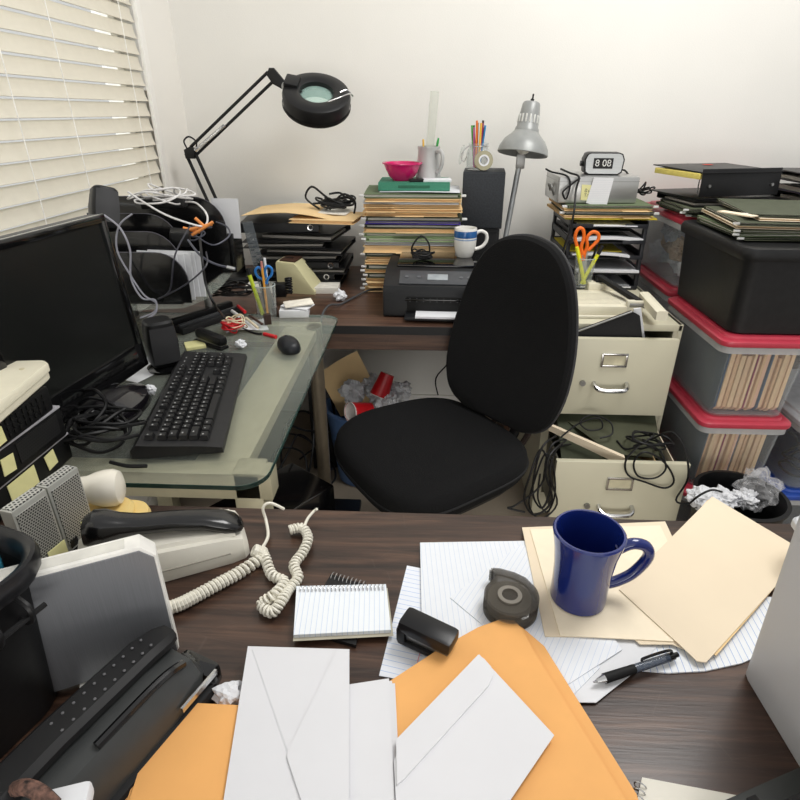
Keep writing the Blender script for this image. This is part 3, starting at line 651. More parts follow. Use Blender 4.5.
ef = [atY(221, 231, 1.80), atY(236, 231, 1.80)]
P('end_bin', MB().box(((ef[0].x + ef[1].x) / 2, 1.80, (ZSH + ef[0].z) / 2), (ef[1].x - ef[0].x + .004, .09, ef[0].z - ZSH - .001), b=.003), DIVM, so, world=True)
# envelopes and papers in the sorter
for i in range(5):
    a, b = atY(173 + 5 * i, 258, 1.45), atY(184 + 4 * i, 301, 1.45); Y = 1.44 + .0105 * i
    wdt = .14; xr = b.x + .006
    S('envelope', MB().box((0, 0, .06), (wdt, .0035, .118 + .002 * (i % 3)), TR(ry=R(1.5 * (i % 3)))), PAPER, 'white envelope standing in the front slot of the black sorter, %s from front' % ORD[i], 'envelope', 'envelopes in the sorter', loc=(xr - wdt / 2, Y, ZSH + .0062))
q = atY(224, 232, 1.7)
S('paper_sheet', MB().box((0, 0, .055), (.085, .0015, .115), TR(rx=R(-4))), PAPER, 'white sheet standing upright at the back of the black sorter', 'paper', loc=(atY(225, 215, 1.765).x, 1.768, atY(225, 231, 1.76).z - .02), rz=-.1)
q = at(206, 258, ZSH + .03)
S('paper_sheet', MB().grid(lambda u, v: (-.06 + .12 * u, -.05 + .1 * v, .002 + .02 * u), 4, 3, .001), PAPER, 'loose white slip lying on the glass shelf right of the sorter', 'paper', loc=(at(207, 268, ZSH).x, at(207, 268, ZSH).y, ZSH + .001), rz=.5)
# small speaker lying across the sorter, adapters, wires
def small_speaker(label, loc, rot, s=1.0):
    o = T('computer_speaker', label, 'speaker', loc, rot=rot); o.scale = (s, s, s)
    prof = rrect(.075, .07, .02, 4)
    b = MB(); b.loft([[(p[0] * k, p[1] * k2, z) for p in prof] for k, k2, z in ((.8, .8, 0), (.95, .95, .008), (1, 1, .06), (.86, .9, .108), (.74, .75, .113))]); P('body', b, BLACKP, o)
    g = MB(); g.grid(lambda u, v: ((u - .5) * .062 * (1 - .16 * max(0, v - .5)), -.0362 - .004 * math.cos((u - .5) * 2.6) + .006 * max(0, v - .5), .012 + .09 * v), 8, 8, 0); P('grille', g, perf('speaker_grille', (38, 38, 40), (8, 8, 8), (420, 420), .6, 0), o)
    return o
q = at(163, 372, ZG)
spk2 = small_speaker('small black computer speaker standing beside the monitor', (q.x, q.y + .02, ZG + .016), (0, 0, R(38)), .98)
P('foot', MB().lathe([(0, -.015), (.042, -.015), (.044, -.008), (.03, 0), (0, .002)], 28), BLACKG, spk2)
q = atY(112, 214, 1.50)
small_speaker('small black computer speaker tipped over on top of the black sorter', (q.x - .012, 1.47, D_[1][1] + .012), (R(-18), R(16), R(42)), .9)
rnd = random.Random(5)
q = atY(160, 210, 1.62)
S('power_adapter', MB().box((0, 0, .014), (.12, .04, .028), b=.005), BLACKP, 'long black power adapter lying over the sorter dividers', 'adapter', loc=(q.x + .0, 1.655, D_[2][1] + .004), rot=(0, R(-2), R(6)))
q = atY(181, 237, 1.54)
S('power_adapter', MB().box((0, 0, .0), (.05, .04, .04), b=.006), BLACKP, 'small black plug adapter wedged among the wires in the sorter', 'adapter', loc=(q.x, 1.535, q.z), rot=(.2, .1, .3))
WHC = mat('white_cable', (216, 214, 212), .45); GRC = mat('silver_cable', (150, 150, 160), .4)
q = atY(150, 200, 1.62)
def cable(name, pts, r, m, label, **k): return S(name, MB().tube(pts, r, 6, **k), m, label, 'cable')
cable('cable_bundle', tangle((q.x + .02, 1.64, q.z - .012), .085, .07, .05, 7, 21), .0024, WHC, 'tangle of white cables heaped on top of the black sorter')
cable('usb_cable', [atY(128, 192, 1.55), atY(160, 212, 1.53), atY(185, 222, 1.53), atY(204, 226, 1.56), atY(207, 215, 1.6), atY(196, 203, 1.64), atY(182, 202, 1.66)], .0027, WHC, 'white cable sweeping right across the sorter to the orange wires')
cable('audio_cable', [atY(104, 215, 1.40), atY(120, 228, 1.39), atY(130, 250, 1.39), atY(131, 278, 1.39), atY(142, 298, 1.39), atY(155, 300, 1.39), atY(156, 312, 1.38), atY(148, 318, 1.375)], .0024, GRC, 'silver audio cable hanging in front of the sorter')
cable('audio_cable', [atY(132, 214, 1.41), atY(119, 226, 1.405), atY(117, 250, 1.40), atY(131, 276, 1.40), atY(144, 295, 1.40), atY(156, 303, 1.40), atY(154, 312, 1.395), atY(140, 318, 1.38)], .0022, GRC, 'looping grey cable left of the front sorter divider')
cable('usb_cable', [atY(190, 226, 1.50), atY(175, 255, 1.39), atY(170, 290, 1.385), atY(158, 299, 1.385), atY(185, 285, 1.385), atY(206, 266, 1.40), atY(206, 252, 1.46)], .0021, mat('dark_cable', (48, 48, 56), .45), 'thin dark cable looping in front of the white envelopes')
cable('power_cable', [atY(200, 240, 1.50), atY(202, 258, 1.42), atY(206, 285, 1.40), atY(215, 305, 1.39), at(226, 318, ZG + .03), at(240, 327, ZG + .008), at(254, 333, ZG + .005), at(262, 334, ZG + .005)], .0034, RUBBER, 'thick black cord falling from the sorter to the mouse')
S('cord_plug', MB().cyl(at(264, 334, ZG + .006), at(276, 337, ZG + .006), .0055, n=12), RED, 'red plug end of the thick black cord beside the mouse', 'plug')
cable('usb_cable', [atY(196, 236, 1.58), atY(212, 245, 1.55), atY(225, 240, 1.58), atY(230, 233, 1.62), atY(226, 226, 1.68), atY(216, 222, 1.7)], .0023, mat('slate_cable', (70, 72, 84), .45), 'dark grey cable looping at the right end of the sorter')
cable('usb_cable', [atY(188, 240, 1.50), atY(200, 255, 1.44), atY(215, 264, 1.44), atY(232, 268, 1.5)], .0030, mat('slate_cable', (70, 72, 84), .45), 'grey cable with a metal plug pointing right below the orange wires')
S('cord_plug', MB().cyl(atY(227, 267, 1.47), atY(235, 269, 1.47), .0045, n=8), CHROME, 'silver plug tip at the right end of the grey cable', 'plug')
ow = MB(); OR2 = mat('orange_plastic_wire', (226, 142, 70), .5)
for a, b in (((184, 231), (212, 224)), ((192, 235), (213, 222)), ((195, 218), (205, 227)), ((183, 228), (200, 232))): ow.cyl(atY(*a, 1.55), atY(*b, 1.56), .0042, n=8)
S('wire_connector', ow, OR2, 'bunch of orange wire connectors lying among the sorter cables', 'connector')
cable('cable_bundle', tangle((atY(195, 240, 1.58).x, 1.60, atY(195, 244, 1.58).z), .05, .05, .05, 4, 8), .0022, mat('slate_cable', (70, 72, 84), .45), 'knot of dark grey cables under the orange wire connectors')

# ------------------------------------------------------------------ monitor
A = at(147, 364, .785); B = at(62, 424, .785); am = ang(A, B); wM = .375
mo = T('computer_monitor', 'black computer monitor seen from the side, screen facing the keyboard', 'monitor', (A.x, A.y, ZG), am)
# local x runs along the lower edge from the far corner toward the viewer, +y is the side the screen faces
tilt = R(5); zb_ = .785 - ZG; hM = .338
Mm = TR(0, 0, zb_, rx=-tilt * -1)
P('housing', MB().box((wM / 2, -.022, hM / 2), (wM, .038, hM), Mm, b=.007), BLACKP, mo)
bz = MB(); bb = .058; tb = .017
bz.box((wM / 2, .0, bb / 2), (wM, .012, bb), Mm, b=.003); bz.box((wM / 2, 0, hM - tb / 2), (wM, .012, tb), Mm, b=.003)
for x in (tb / 2, wM - tb / 2): bz.box((x, 0, hM / 2), (tb, .012, hM), Mm, b=.003)
P('bezel', bz, mat('bezel_gloss', (13, 13, 14), .1, coat=.4), mo)
P('screen', MB().box((wM / 2, -.001, (hM + bb - tb) / 2), (wM - 2 * tb + .002, .004, hM - bb - tb + .002), Mm), mat('screen_glass', (22, 23, 22), .22, var=.05, scale=2), mo)
P('stand_neck', MB().box((wM / 2 - .02, -.03, zb_ / 2 + .03), (.07, .025, zb_ + .06), b=.006), BLACKP, mo)
bs_ = MB(); pr_ = [(.1 * math.cos(k * math.pi / 20), .062 * math.sin(k * math.pi / 20)) for k in range(40)]
bs_.loft([[(p[0] * k + .16, p[1] * k + .012, z) for p in pr_] for k, z in ((1, .0005), (1, .012), (.94, .022), (.6, .036), (.2, .042))]); P('stand_foot', bs_, mat('stand_gloss', (20, 18, 22), .12, coat=.5), mo)
q = at(103, 440, ZG)
S('cable_bundle', MB().tube(tangle((q.x, q.y, ZG + .006), .085, .075, .06, 11, 14), .0034, 6).tube([at(75, 425, ZG + .02), at(80, 395, ZG + .06), at(95, 390, ZG + .09), at(106, 405, ZG + .06), at(92, 425, ZG + .04)], .0034, 6).tube([at(110, 462, ZG + .01), at(128, 466, ZG + .006), at(147, 466, ZG + .005)], .0034, 6), RUBBER,
  'big tangle of black cables on the glass below the monitor', 'cable')
q = at(151, 395, ZG)
S('crumpled_paper', MB().crumple((0, 0, .012), .016, 9, .9), PAPER, 'small crumpled white paper between monitor and keyboard', 'paper', loc=(q.x, q.y, ZG), flat=True)

# ------------------------------------------------------------------ keyboard
n0 = (at(222, 456, ZG) + at(135, 456, ZG)) / 2; f0 = (at(189, 360, ZG) + at(240, 360, ZG)) / 2
LK = .462; WK = .162; kc = (n0 + f0) / 2
kb = T('computer_keyboard', 'black full size keyboard on the glass desk in front of the monitor', 'keyboard', (kc.x, kc.y, ZG + .0008), ang(n0, f0))
KBM = mat('keyboard_case', (34, 34, 35), .5, var=.1, scale=80, bump=.05)
kb_b = MB(); kb_b.loft([[(x, -WK / 2, 0), (x, -WK / 2 + .001, .011), (x, -.04, .017), (x, .045, .024), (x, .07, .027), (x, WK / 2, .017), (x, WK / 2, 0)] for x in (-LK / 2, LK / 2)])
P('case', kb_b, KBM, kb)
KEYM = mat('keycap', (27, 27, 28), .45, var=.08, scale=70); LEG = mat('key_legend', (176, 176, 176), .5)
U = .0186; x0 = -LK / 2 + .02; kcache = {}; nkeys = 0; extra = MB()
rows = [[(0, 1)] + [(2 + i, 1) for i in range(4)] + [(6.5 + i, 1) for i in range(4)] + [(11 + i, 1) for i in range(4)] + [(15.3 + i, 1) for i in range(3)]]
def run(ws, x=0):
    o = []
    for w_ in ws: o.append((x, w_)); x += w_
    return o
nav = 15.3; num = 18.6
rows += [run([1] * 13 + [2]) + run([1] * 3, nav) + run([1] * 4, num), run([1.5] + [1] * 12 + [1.5]) + run([1] * 3, nav) + run([1] * 4, num), run([1.75] + [1] * 11 + [2.25]) + run([1] * 3, num),
         run([2.25] + [1] * 10 + [2.75]) + [(nav + 1, 1)] + run([1] * 4, num), run([1.25] * 3 + [6.25] + [1.25] * 4) + run([1] * 3, nav) + run([2, 1], num)]
def keycap(mb, w_, m=None):
    w2 = w_ * U / 2 - .0007; d2 = U / 2 - .0007; t = .0025
    return mb.loft([[(-w2, -d2, 0), (w2, -d2, 0), (w2, d2, 0), (-w2, d2, 0)], [(-w2 + .0008, -d2 + .0008, .002), (w2 - .0008, -d2 + .0008, .002), (w2 - .0008, d2 - .0008, .002), (-w2 + .0008, d2 - .0008, .002)], [(-w2 + t, -d2 + t, .0075), (w2 - t, -d2 + t, .0075), (w2 - t, d2 - t * .8, .0085), (-w2 + t, d2 - t * .8, .0085)]], m)
for ri, row in enumerate(rows):
    y = .052 - ri * U - (.004 if ri else 0)
    zk = .0175 + (y + .05) * .0075 / .09
    for (xu, w_) in row:
        px_ = x0 + (xu + w_ / 2) * U; nkeys += 1
        if nkeys > 100: keycap(extra, w_, TR(px_, y, zk)); continue
        if w_ not in kcache:
            o = P('key', keycap(MB(), w_), KEYM, kb); kcache[w_] = o
        else: o = kcache[w_].copy(); COL.objects.link(o); o.parent = kb
        o.location = (px_, y, zk)
o = P('remaining_keys', extra, KEYM, kb); o['kind'] = 'stuff'
lg = MB(); rl = random.Random(3)
for ri, row in enumerate(rows):
    y = .052 - ri * U - (.004 if ri else 0); zk = .0175 + (y + .05) * .0075 / .09
    for (xu, w_) in row:
        if w_ > 2.5: continue
        px_ = x0 + (xu + w_ / 2) * U
        lg.box((px_ - .002, y + .002, zk + .0082), (.0022 + .002 * rl.random(), .0026, .0004), TR())
P('key_legends', lg, LEG, kb)
P('status_lights', MB().box((x0 + 19.2 * U, .058, .0252), (.006, .003, .001)).box((x0 + 20.4 * U, .058, .0252), (.006, .003, .001)).box((x0 + 21.6 * U, .058, .0252), (.006, .003, .001)), LEG, kb)

# ------------------------------------------------------------------ mouse and small things on the glass
q = at(287, 353, ZG)
ms = T('computer_mouse', 'black computer mouse near the right edge of the glass desk', 'mouse', (q.x, q.y + .026, ZG + .0006), R(28))
ms.scale = (.9, .9, .85)
MSB = mat('mouse_shell', (26, 28, 32), .4, var=.06)
b = MB(); pr_ = [(.031 * math.copysign(abs(math.cos(k * math.pi / 18)) ** .8, math.cos(k * math.pi / 18)), .052 * math.copysign(abs(math.sin(k * math.pi / 18)) ** .8, math.sin(k * math.pi / 18))) for k in range(36)]
b.loft([[(p[0] * k, p[1] * k2 - .004 * (1 - k), z) for p in pr_] for k, k2, z in ((.9, .94, 0), (1, 1, .006), (.97, .98, .016), (.85, .88, .027), (.6, .66, .034), (.25, .3, .0375))]); P('body', b, MSB, ms)
P('scroll_wheel', MB().cyl((-.004, .022, .031), (.004, .022, .031), .008, n=16), BLACKG, ms)
P('button_seam', MB().box((0, .03, .0335), (.0012, .03, .002), TR(rx=R(-18), z=.0085)), BLACKG, ms)
q = at(265, 320, ZG)
cx, cy = q.x, q.y + .03
cup = T('pencil_cup', 'clear glass tumbler of pens and blue scissors on the glass desk', 'cup', (cx, cy, ZG + .0005), 0)
P('tumbler', MB().lathe([(0, .0), (.027, .0), (.029, .003), (.033, .1), (.0315, .1), (.0275, .012), (0, .01)], 32), CLEARJ, cup)
P('rim', MB().lathe([(.0313, .0985), (.0333, .0985), (.0333, .101), (.0313, .101), (.0313, .0985)], 32), mat('rim_glass', (180, 190, 188), .1), cup)
zc_ = ZG + .0115
def stick(name, label, cat, base, top, r, m, tip=None, n=10, group='pens in the glass tumbler'):
    b = MB(); b.cyl(base, top, r, n=n); d = (V(top) - V(base)).normalized()
    o = S(name, b, m, label, cat, group)
    if tip: P('cap', MB().cyl(V(top) - o.location, V(top) + d * .02 - o.location, r * 1.05, r * .8, n=n), tip, o)
    return o
stick('highlighter', 'lime highlighter leaning left in the glass tumbler', 'highlighter', (cx - .010, cy - .012, zc_), (cx - .034, cy - .022, zc_ + .125), .006, mat('lime_plastic', (196, 212, 60), .3), BLACKP)
stick('pencil', 'orange yellow pencil in front in the glass tumbler', 'pencil', (cx + .006, cy - .016, zc_), (cx + .006, cy - .022, zc_ + .145), .0036, mat('pencil_ochre', (226, 160, 60), .4), mat('eraser_pink', (200, 130, 120), .7), 6)
stick('pen', 'black pen standing at the back of the glass tumbler', 'pen', (cx - .004, cy + .012, zc_), (cx - .014, cy + .02, zc_ + .15), .0042, BLACKP)
stick('pen', 'white pen standing at the back right of the glass tumbler', 'pen', (cx + .008, cy + .01, zc_), (cx + .004, cy + .02, zc_ + .165), .004, PAPER)
sc = T('scissors', 'scissors with blue handles standing in the glass tumbler', 'scissors', (cx + .014, cy - .002, zc_), rot=(R(4), R(-4), R(15)))
P('blades', MB().box((-.003, 0, .05), (.009, .0015, .1)).box((.004, .0016, .05), (.009, .0015, .1)), STEEL, sc)
BLUE = mat('blue_plastic', (36, 116, 190), .35)
for s in (-1, 1): P('handle', MB().tube([(.002 * s, 0, .095), (.008 * s, 0, .11), (.02 * s, 0, .12), (.024 * s, 0, .138), (.013 * s, 0, .148), (.004 * s, 0, .135), (.004 * s, 0, .115)], .0038, 8), BLUE, sc)
rr_ = MB(); rr_.box((0, 0, .14), (.03, .002, .28), b=.0006)
for k in range(27): rr_.box((-.006 if k % 2 else .004, -.0012, .012 + k * .0098), (.012, .0004, .004))
rul = S('ruler', rr_, glassy('smoked_ruler', (96, 102, 106), .42, .05), 'smoky see-through ruler standing tilted behind the glass tumbler', 'ruler', loc=(cx + .004, cy + .032, ZG + .0005), rot=(R(-5), R(-9), .2))
# card stack
q = at(293, 318, ZG)
for i, (dx, dy, rz, hh, lb) in enumerate(((0, 0, .1, .022, 'white box of cards at the bottom of the small card pile'), (.008, .012, -.25, .003, 'white card in the middle of the small card pile'), (.01, .016, .35, .004, 'cream card on top of the small pile near the tumbler'))):
    S('index_card', MB().box((0, 0, hh / 2), (.088, .06, hh), TR(ry=R([0, 3, -3][i])), b=.0008), PAPER if i < 2 else mat('cream_paper', (232, 226, 212), .8), lb, 'card', 'cards by the tumbler', loc=(q.x + dx, q.y + .03 + dy, ZG + .0006 + [0, .0250, .031][i]), rz=rz)
# heap of small things
def here(px, py, z=ZG): return at(px, py, z)
q = here(232, 335)
tw = MB(); tw.tube(tangle((q.x, q.y + .02, ZG + .004), .036, .034, .04, 12, 33), .0022, 5)
S('twine_ball', tw, RED, 'tangled ball of red twine beside the small black stapler', 'twine')
S('rubber_bands', MB().tube(tangle((q.x + .004, q.y + .018, ZG + .006), .034, .03, .042, 6, 35), .0019, 5), mat('cream_twine', (222, 208, 176), .7), 'cream string wound through the ball of red twine', 'string')
q = here(240, 349); S('crumpled_tissue', MB().crumple((0, 0, .012), .017, 2, .8), PAPER, 'small crumpled tissue in front of the red twine ball', 'paper', loc=(q.x, q.y + .008, ZG), flat=True)
q = here(172, 349); S('sticky_note_pad', MB().box((0, 0, .004), (.05, .05, .008), TR(), b=.0006), STICKY, 'yellow sticky note pad behind the small computer speaker', 'notepad', loc=(here(194, 348).x, here(194, 348).y + .01, ZG + .0006), rz=.5)
a, b_ = here(192, 345), here(224, 349); 
sm = T('stapler', 'small black stapler lying beside the red twine ball', 'stapler', ((a.x + b_.x) / 2 + .004, (a.y + b_.y) / 2 + .012, ZG + .0006), ang(a, b_) - .3)
P('base', MB().box((0, 0, .004), (.115, .028, .008), b=.003), BLACKP, sm); P('arm', MB().box((.004, 0, .026), (.105, .026, .024), TR(ry=R(4)), b=.008), BLACKP, sm); P('magazine', MB().box((.002, 0, .012), (.1, .014, .01)), STEEL, sm)
a, b_ = here(175, 334), here(240, 312)
hp = T('paper_punch', 'long black ridged metal punch bar lying behind the stapler', 'punch', ((a.x + b_.x) / 2 - .01, (a.y + b_.y) / 2 + .005, ZG + .0006), ang(a, b_))
Lh = (b_ - a).length * .95
P('base', MB().box((0, 0, .009), (Lh, .085, .018), b=.003), BLACKM, hp)
P('ridge', MB().box((0, .012, .026), (Lh * .96, .02, .018), b=.004), BLACKP, hp); P('ridge', MB().box((0, -.022, .022), (Lh * .96, .012, .009), b=.003), mat('grey_metal_dark', (62, 64, 66), .35, .3), hp)
q = here(226, 303)
S('cable_bundle', MB().tube(tangle((q.x, q.y + .06, ZG + .004), .09, .06, .05, 7, 51), .003, 6), RUBBER, 'black cable heap between the sorter and the glass tumbler', 'cable')
S('cord_plug', MB().cyl(here(238, 306, ZG + .03), here(245, 312, ZG + .03), .005, n=10), RED, 'red plug among the black cables left of the tumbler', 'plug')
S('cord_plug', MB().cyl(here(232, 311, ZG + .03), here(239, 316, ZG + .03), .005, n=10), WHC, 'white plug among the black cables left of the tumbler', 'plug')
q = here(246, 327)
S('paper_sheet', MB().grid(lambda u, v: (-.06 + .12 * u, -.05 + .1 * v, .002 + .005 * math.sin(u * 5 + v)), 8, 4, .0008), PAPER, 'small white paper lying in front of the glass tumbler', 'paper', loc=(q.x - .004, q.y + .01, ZG + .0008), rz=.4)
for i, (p, q_) in enumerate((((246, 318), (258, 328)), ((250, 316), (262, 324)))):
    S('marker', MB().cyl(here(*p, ZG + .0118), here(*q_, ZG + .0118), .004, n=10), [mat('cream_marker', (226, 214, 186), .5), mat('brown_marker', (70, 48, 40), .5)][i], ['cream marker lying below the glass tumbler', 'brown marker lying below the glass tumbler'][i], 'marker')
for i, (px, py) in enumerate(((268, 324), (275, 316))):
    q = here(px, py); S('wood_block', MB().box((0, 0, .015), (.02, .02, .03), b=.002), mat('dark_brown_plastic', (58, 42, 36), .4), ['small brown clip standing in front of the tumbler', 'small brown clip standing right of the tumbler'][i], 'clip', loc=(q.x, q.y, ZG + .0006), rz=.4)
# papers under the monitor side
q = here(190, 352, ZG)
S('paper_sheet', MB().box((0, 0, .0006), (.17, .1, .0008)), PAPER, 'white sheet under the small computer speaker on the glass', 'paper', loc=(here(152, 375).x - .03, here(152, 375).y + .05, ZG + .0003), rz=1.2)

# ------------------------------------------------------------------ printer, cable coil, white mug
fl, frr = at(383, 317, ZB), at(446, 320, ZB)
pw, pd, ph = .455, .33, .135
pz_ = ang(fl, frr)
pz_ = R(-2)
pn_ = T('printer', 'black inkjet printer on the walnut table behind the chair', 'printer', (fl.x + pw / 2 * math.cos(pz_), fl.y + pw / 2 * math.sin(pz_), ZB + .0006), pz_)
PRB = mat('printer_black', (25, 26, 28), .4, var=.12, scale=80)
prof = [(0, .006), (.006, .0), (pd, 0), (pd, ph - .01), (pd - .01, ph), (.10, ph), (.012, ph - .035), (0, ph - .055)]
P('body', MB().prism(prof, -pw / 2, pw / 2, Matrix(((0, 0, 1, 0), (1, 0, 0, 0), (0, 1, 0, 0), (0, 0, 0, 1))), b=.006), PRB, pn_)
P('scanner_lid', MB().box((0, .215, ph + .004), (pw - .07, .2, .008), b=.003), mat('printer_gloss', (16, 16, 17), .06, coat=.5), pn_)
sl_ = math.atan2(.035, .088)
Mp = TR(0, .012, ph - .035, rx=sl_)
P('control_panel', MB().box((0, .044, .0015), (pw - .1, .07, .004), Mp, b=.001), mat('panel_grey', (62, 64, 68), .38), pn_)
P('display', MB().box((-.055, .044, .0042), (.065, .03, .002), Mp, b=.0005), mat('lcd_grey', (146, 152, 156), .25), pn_)
for x in (-.155, -.115, .02, .045): P('button', MB().cyl(Mp @ V((x, .044, .003)), Mp @ V((x, .044, .0055)), .006, n=16), mat('button_grey', (86, 88, 92), .4), pn_)
P('front_opening', MB().box((.01, -.001, .045), (.32, .006, .05), b=.001), mat('dark_slot', (6, 6, 6), .6), pn_)
P('output_tray', MB().box((-.03, -.025, .013), (.25, .06, .010), b=.003), PRB, pn_)
P('tray_lip', MB().box((.01, -.005, .062), (.33, .014, .006), b=.001), BLACKG, pn_)
rb = MB()
for k in range(14): rb.box((-.14 + k * .0215, -.0042, .06), (.004, .004, .012))
P('rollers', rb, mat('roller_grey', (60, 60, 62), .5), pn_)
pinv = pn_.matrix_basis
S('paper_sheet', MB().box((0, 0, .003), (.18, .07, .006)), PAPER, 'white paper lying in the printer output tray', 'paper', loc=pinv @ V((-.03, -.027, .0185)), rz=pz_)
zpt = ZB + ph + .0092
q = at(422, 262, zpt)
S('cable_bundle', MB().tube(tangle((q.x, q.y + .02, zpt), .042, .035, .035, 9, 61), .0028, 6).tube([(q.x - .03, q.y + .01, zpt + .01), (q.x - .034, q.y, zpt + .05), (q.x - .005, q.y, zpt + .085), (q.x + .022, q.y, zpt + .06), (q.x + .024, q.y + .01, zpt + .01)], .0028, 6), RUBBER, 'coiled black cable standing on the printer lid', 'cable')
q = at(465, 259, zpt)
def mug(label, loc, rz, R0, h, mats, band=None, flare=0, dark=None, hsz=1.0):
    o = T('mug', label, 'mug', loc, rz)
    pr = [(0, .0015), (R0 * .64, .0), (R0 * .70, .002), (R0 * .86, h * .2)] if not flare else [(0, .0015), (R0 * .76, 0), (R0 * .8, .002), (R0 * .8, h * .25)]
    if not flare: pr += [(R0 * .97, h * .4), (R0, h * .6), (R0, h - .003), (R0 - .001, h), (R0 - .004, h), (R0 - .005, h - .004), (R0 - .005, h * .5), (R0 * .8, h * .15), (R0 * .5, .007), (0, .006)]
    else: pr += [(R0 * .82, h * .5), (R0 * .89, h * .75), (R0 * .985, h - .006), (R0, h - .002), (R0 - .0015, h), (R0 - .004, h), (R0 - .006, h - .006), (R0 * .85, h * .7), (R0 * .76, h * .3), (R0 * .7, .01), (0, .007)]
    P('body', MB().lathe(pr, 48), mats, o)
    a = R0 * (.97 if not flare else .86)
    hp_ = [(a, 0, h * .80), (a + .016 * hsz, 0, h * .87), (a + .036 * hsz, 0, h * .76), (a + .038 * hsz, 0, h * .52), (a + .022 * hsz, 0, h * .32), (a * .95, 0, h * .25)]
    if flare: hp_ = [(R0 * .90, 0, h * .72), (R0 + .012, 0, h * .80), (R0 + .030, 0, h * .76), (R0 + .036, 0, h * .60), (R0 + .022, 0, h * .36), (R0 + .004, 0, h * .24), (R0 * .78, 0, h * .20)]
    P('handle', MB().tube(hp_, .0062 * hsz, 12), mats, o)
    if band:
        for z0, z1, m_ in band: P('stripe', MB().lathe([(R0 + .0004, z0), (R0 + .0006, z0 + .001), (R0 + .0006, z1 - .001), (R0 + .0004, z1)], 48), m_, o)
    return o
mug('white mug with a broad blue band standing on the printer', (q.x, q.y + .038, zpt), R(12), .039, .098, WHITEC, [(.068, .09, mat('blue_glaze', (44, 96, 156), .2, coat=.4)), (.06, .064, mat('pale_blue_glaze', (140, 164, 200), .2))])
cable('power_cable', [atY(438, 395, 2.3), atY(436, 378, 2.3), atY(450, 360, 2.3), atY(450, 340, 2.3)], .003, RUBBER, 'black cord hanging against the back wall under the table')
# ------------------------------------------------------------------ office chair
FAB = mat('black_fabric', (13, 13, 14), .92, var=.45, scale=420, bump=.5, spec=.25)
ch = T('office_chair', 'black fabric swivel chair with an egg-shaped backrest facing the glass desk', 'chair', (.020, 1.384, 0), R(-56))
def sq(w, d, n, p=3.2, ky=0):
    o = []
    for k in range(n):
        a = 2 * math.pi * k / n; c, s = math.cos(a), math.sin(a)
        x = math.copysign(abs(c) ** (2 / p), c); y = math.copysign(abs(s) ** (2 / p), s); o.append((x * w / 2 * (1 + ky * y), y * d / 2))
    return o
o_ = sq(.495, .465, 60, 3.4, -.06); s_ = MB()
rg = []
for k, z in ((.9, .415), (.97, .418), (1.0, .432), (1.005, .452), (.985, .474), (.94, .487), (.85, .492), (.6, .489), (.3, .484), (.05, .483)):
    rg.append([(p[0] * k, p[1] * k, z + .012 * (p[1] * k / .22) ** 2 * (-1.6 if p[1] < 0 else .4) + .010 * (abs(p[0] * k) / .22) ** 2) for p in o_])
s_.loft(rg); P('seat', s_, FAB, ch)
P('seat_piping', MB().tube([(p[0] * 1.004, p[1] * 1.004, .446 + .012 * (p[1] / .22) ** 2 * (-1.6 if p[1] < 0 else .4) + .010 * (p[0] / .22) ** 2) for p in o_], .0035, 6, closed=True, sub=1), BLACKM, ch)
P('seat_pan', MB().loft([[(p[0] * k, p[1] * k, z) for p in o_] for k, z in ((.8, .392), (.88, .400), (.9, .418))]), BLACKP, ch)
HB = .525; prof_t = [(0, .09), (.02, .14), (.06, .178), (.13, .206), (.25, .224), (.4, .225), (.55, .214), (.7, .193), (.82, .167), (.91, .132), (.965, .092), (.99, .05)]
out = [(w_ * .94, t * HB) for t, w_ in prof_t] + [(0, HB)] + [(-w_ * .94, t * HB) for t, w_ in prof_t[::-1]]
bq = []
for i in range(len(out)): bq.append(out[i])
out = [(p.x, p.y) for p in catmull([(a, b, 0) for a, b in bq], 3, True)]
bk_ = T('x', None, None) if False else None
MBk = TR(.012, .199, .503, rx=R(-9), rz=R(9))
def bring(s, y): return [(x * s, y + .55 * (x * s) ** 2 * -1 + .02 * math.sin((HB / 2 + (z - HB / 2) * s) / HB * math.pi), HB / 2 + (z - HB / 2) * s) for x, z in out]
b_ = MB(); b_.loft([bring(s, y) for s, y in ((.05, -.002), (.3, -.002), (.6, -.001), (.85, .002), (.96, .006), (.995, .014), (1, .026), (1, .036), (.98, .046), (.9, .05), (.5, .05), (.05, .05))], MBk)
P('backrest', b_, FAB, ch)
P('back_piping', MB().tube([MBk @ V(p) for p in bring(1.004, .034)], .0035, 6, closed=True, sub=1), mat('piping_grey', (52, 52, 54), .6), ch)
P('back_shell', MB().loft([bring(s, y) for s, y in ((.93, .051), (.9, .06), (.5, .064), (.05, .064))], MBk), BLACKP, ch)
P('back_support', MB().tube([(0, .06, .385), (0, .2, .375), (0, .29, .39), (0, .328, .46), (0, .345, .6), (0, .365, .72)], .016, 10), BLACKP, ch)
for s in (-1, 1): P('support_bar', MB().tube([(s * .07, .12, .39), (s * .07, .25, .40), (s * .07, .315, .47), (s * .07, .33, .54)], .009, 8), mat('dark_bar', (44, 34, 30), .4, .4), ch)
P('gas_column', MB().lathe([(0, .09), (.027, .09), (.027, .26), (.017, .262), (.017, .39), (0, .39)], 24), BLACKP, ch)
P('tilt_mechanism', MB().box((0, .02, .383), (.16, .2, .035), b=.008), BLACKP, ch)
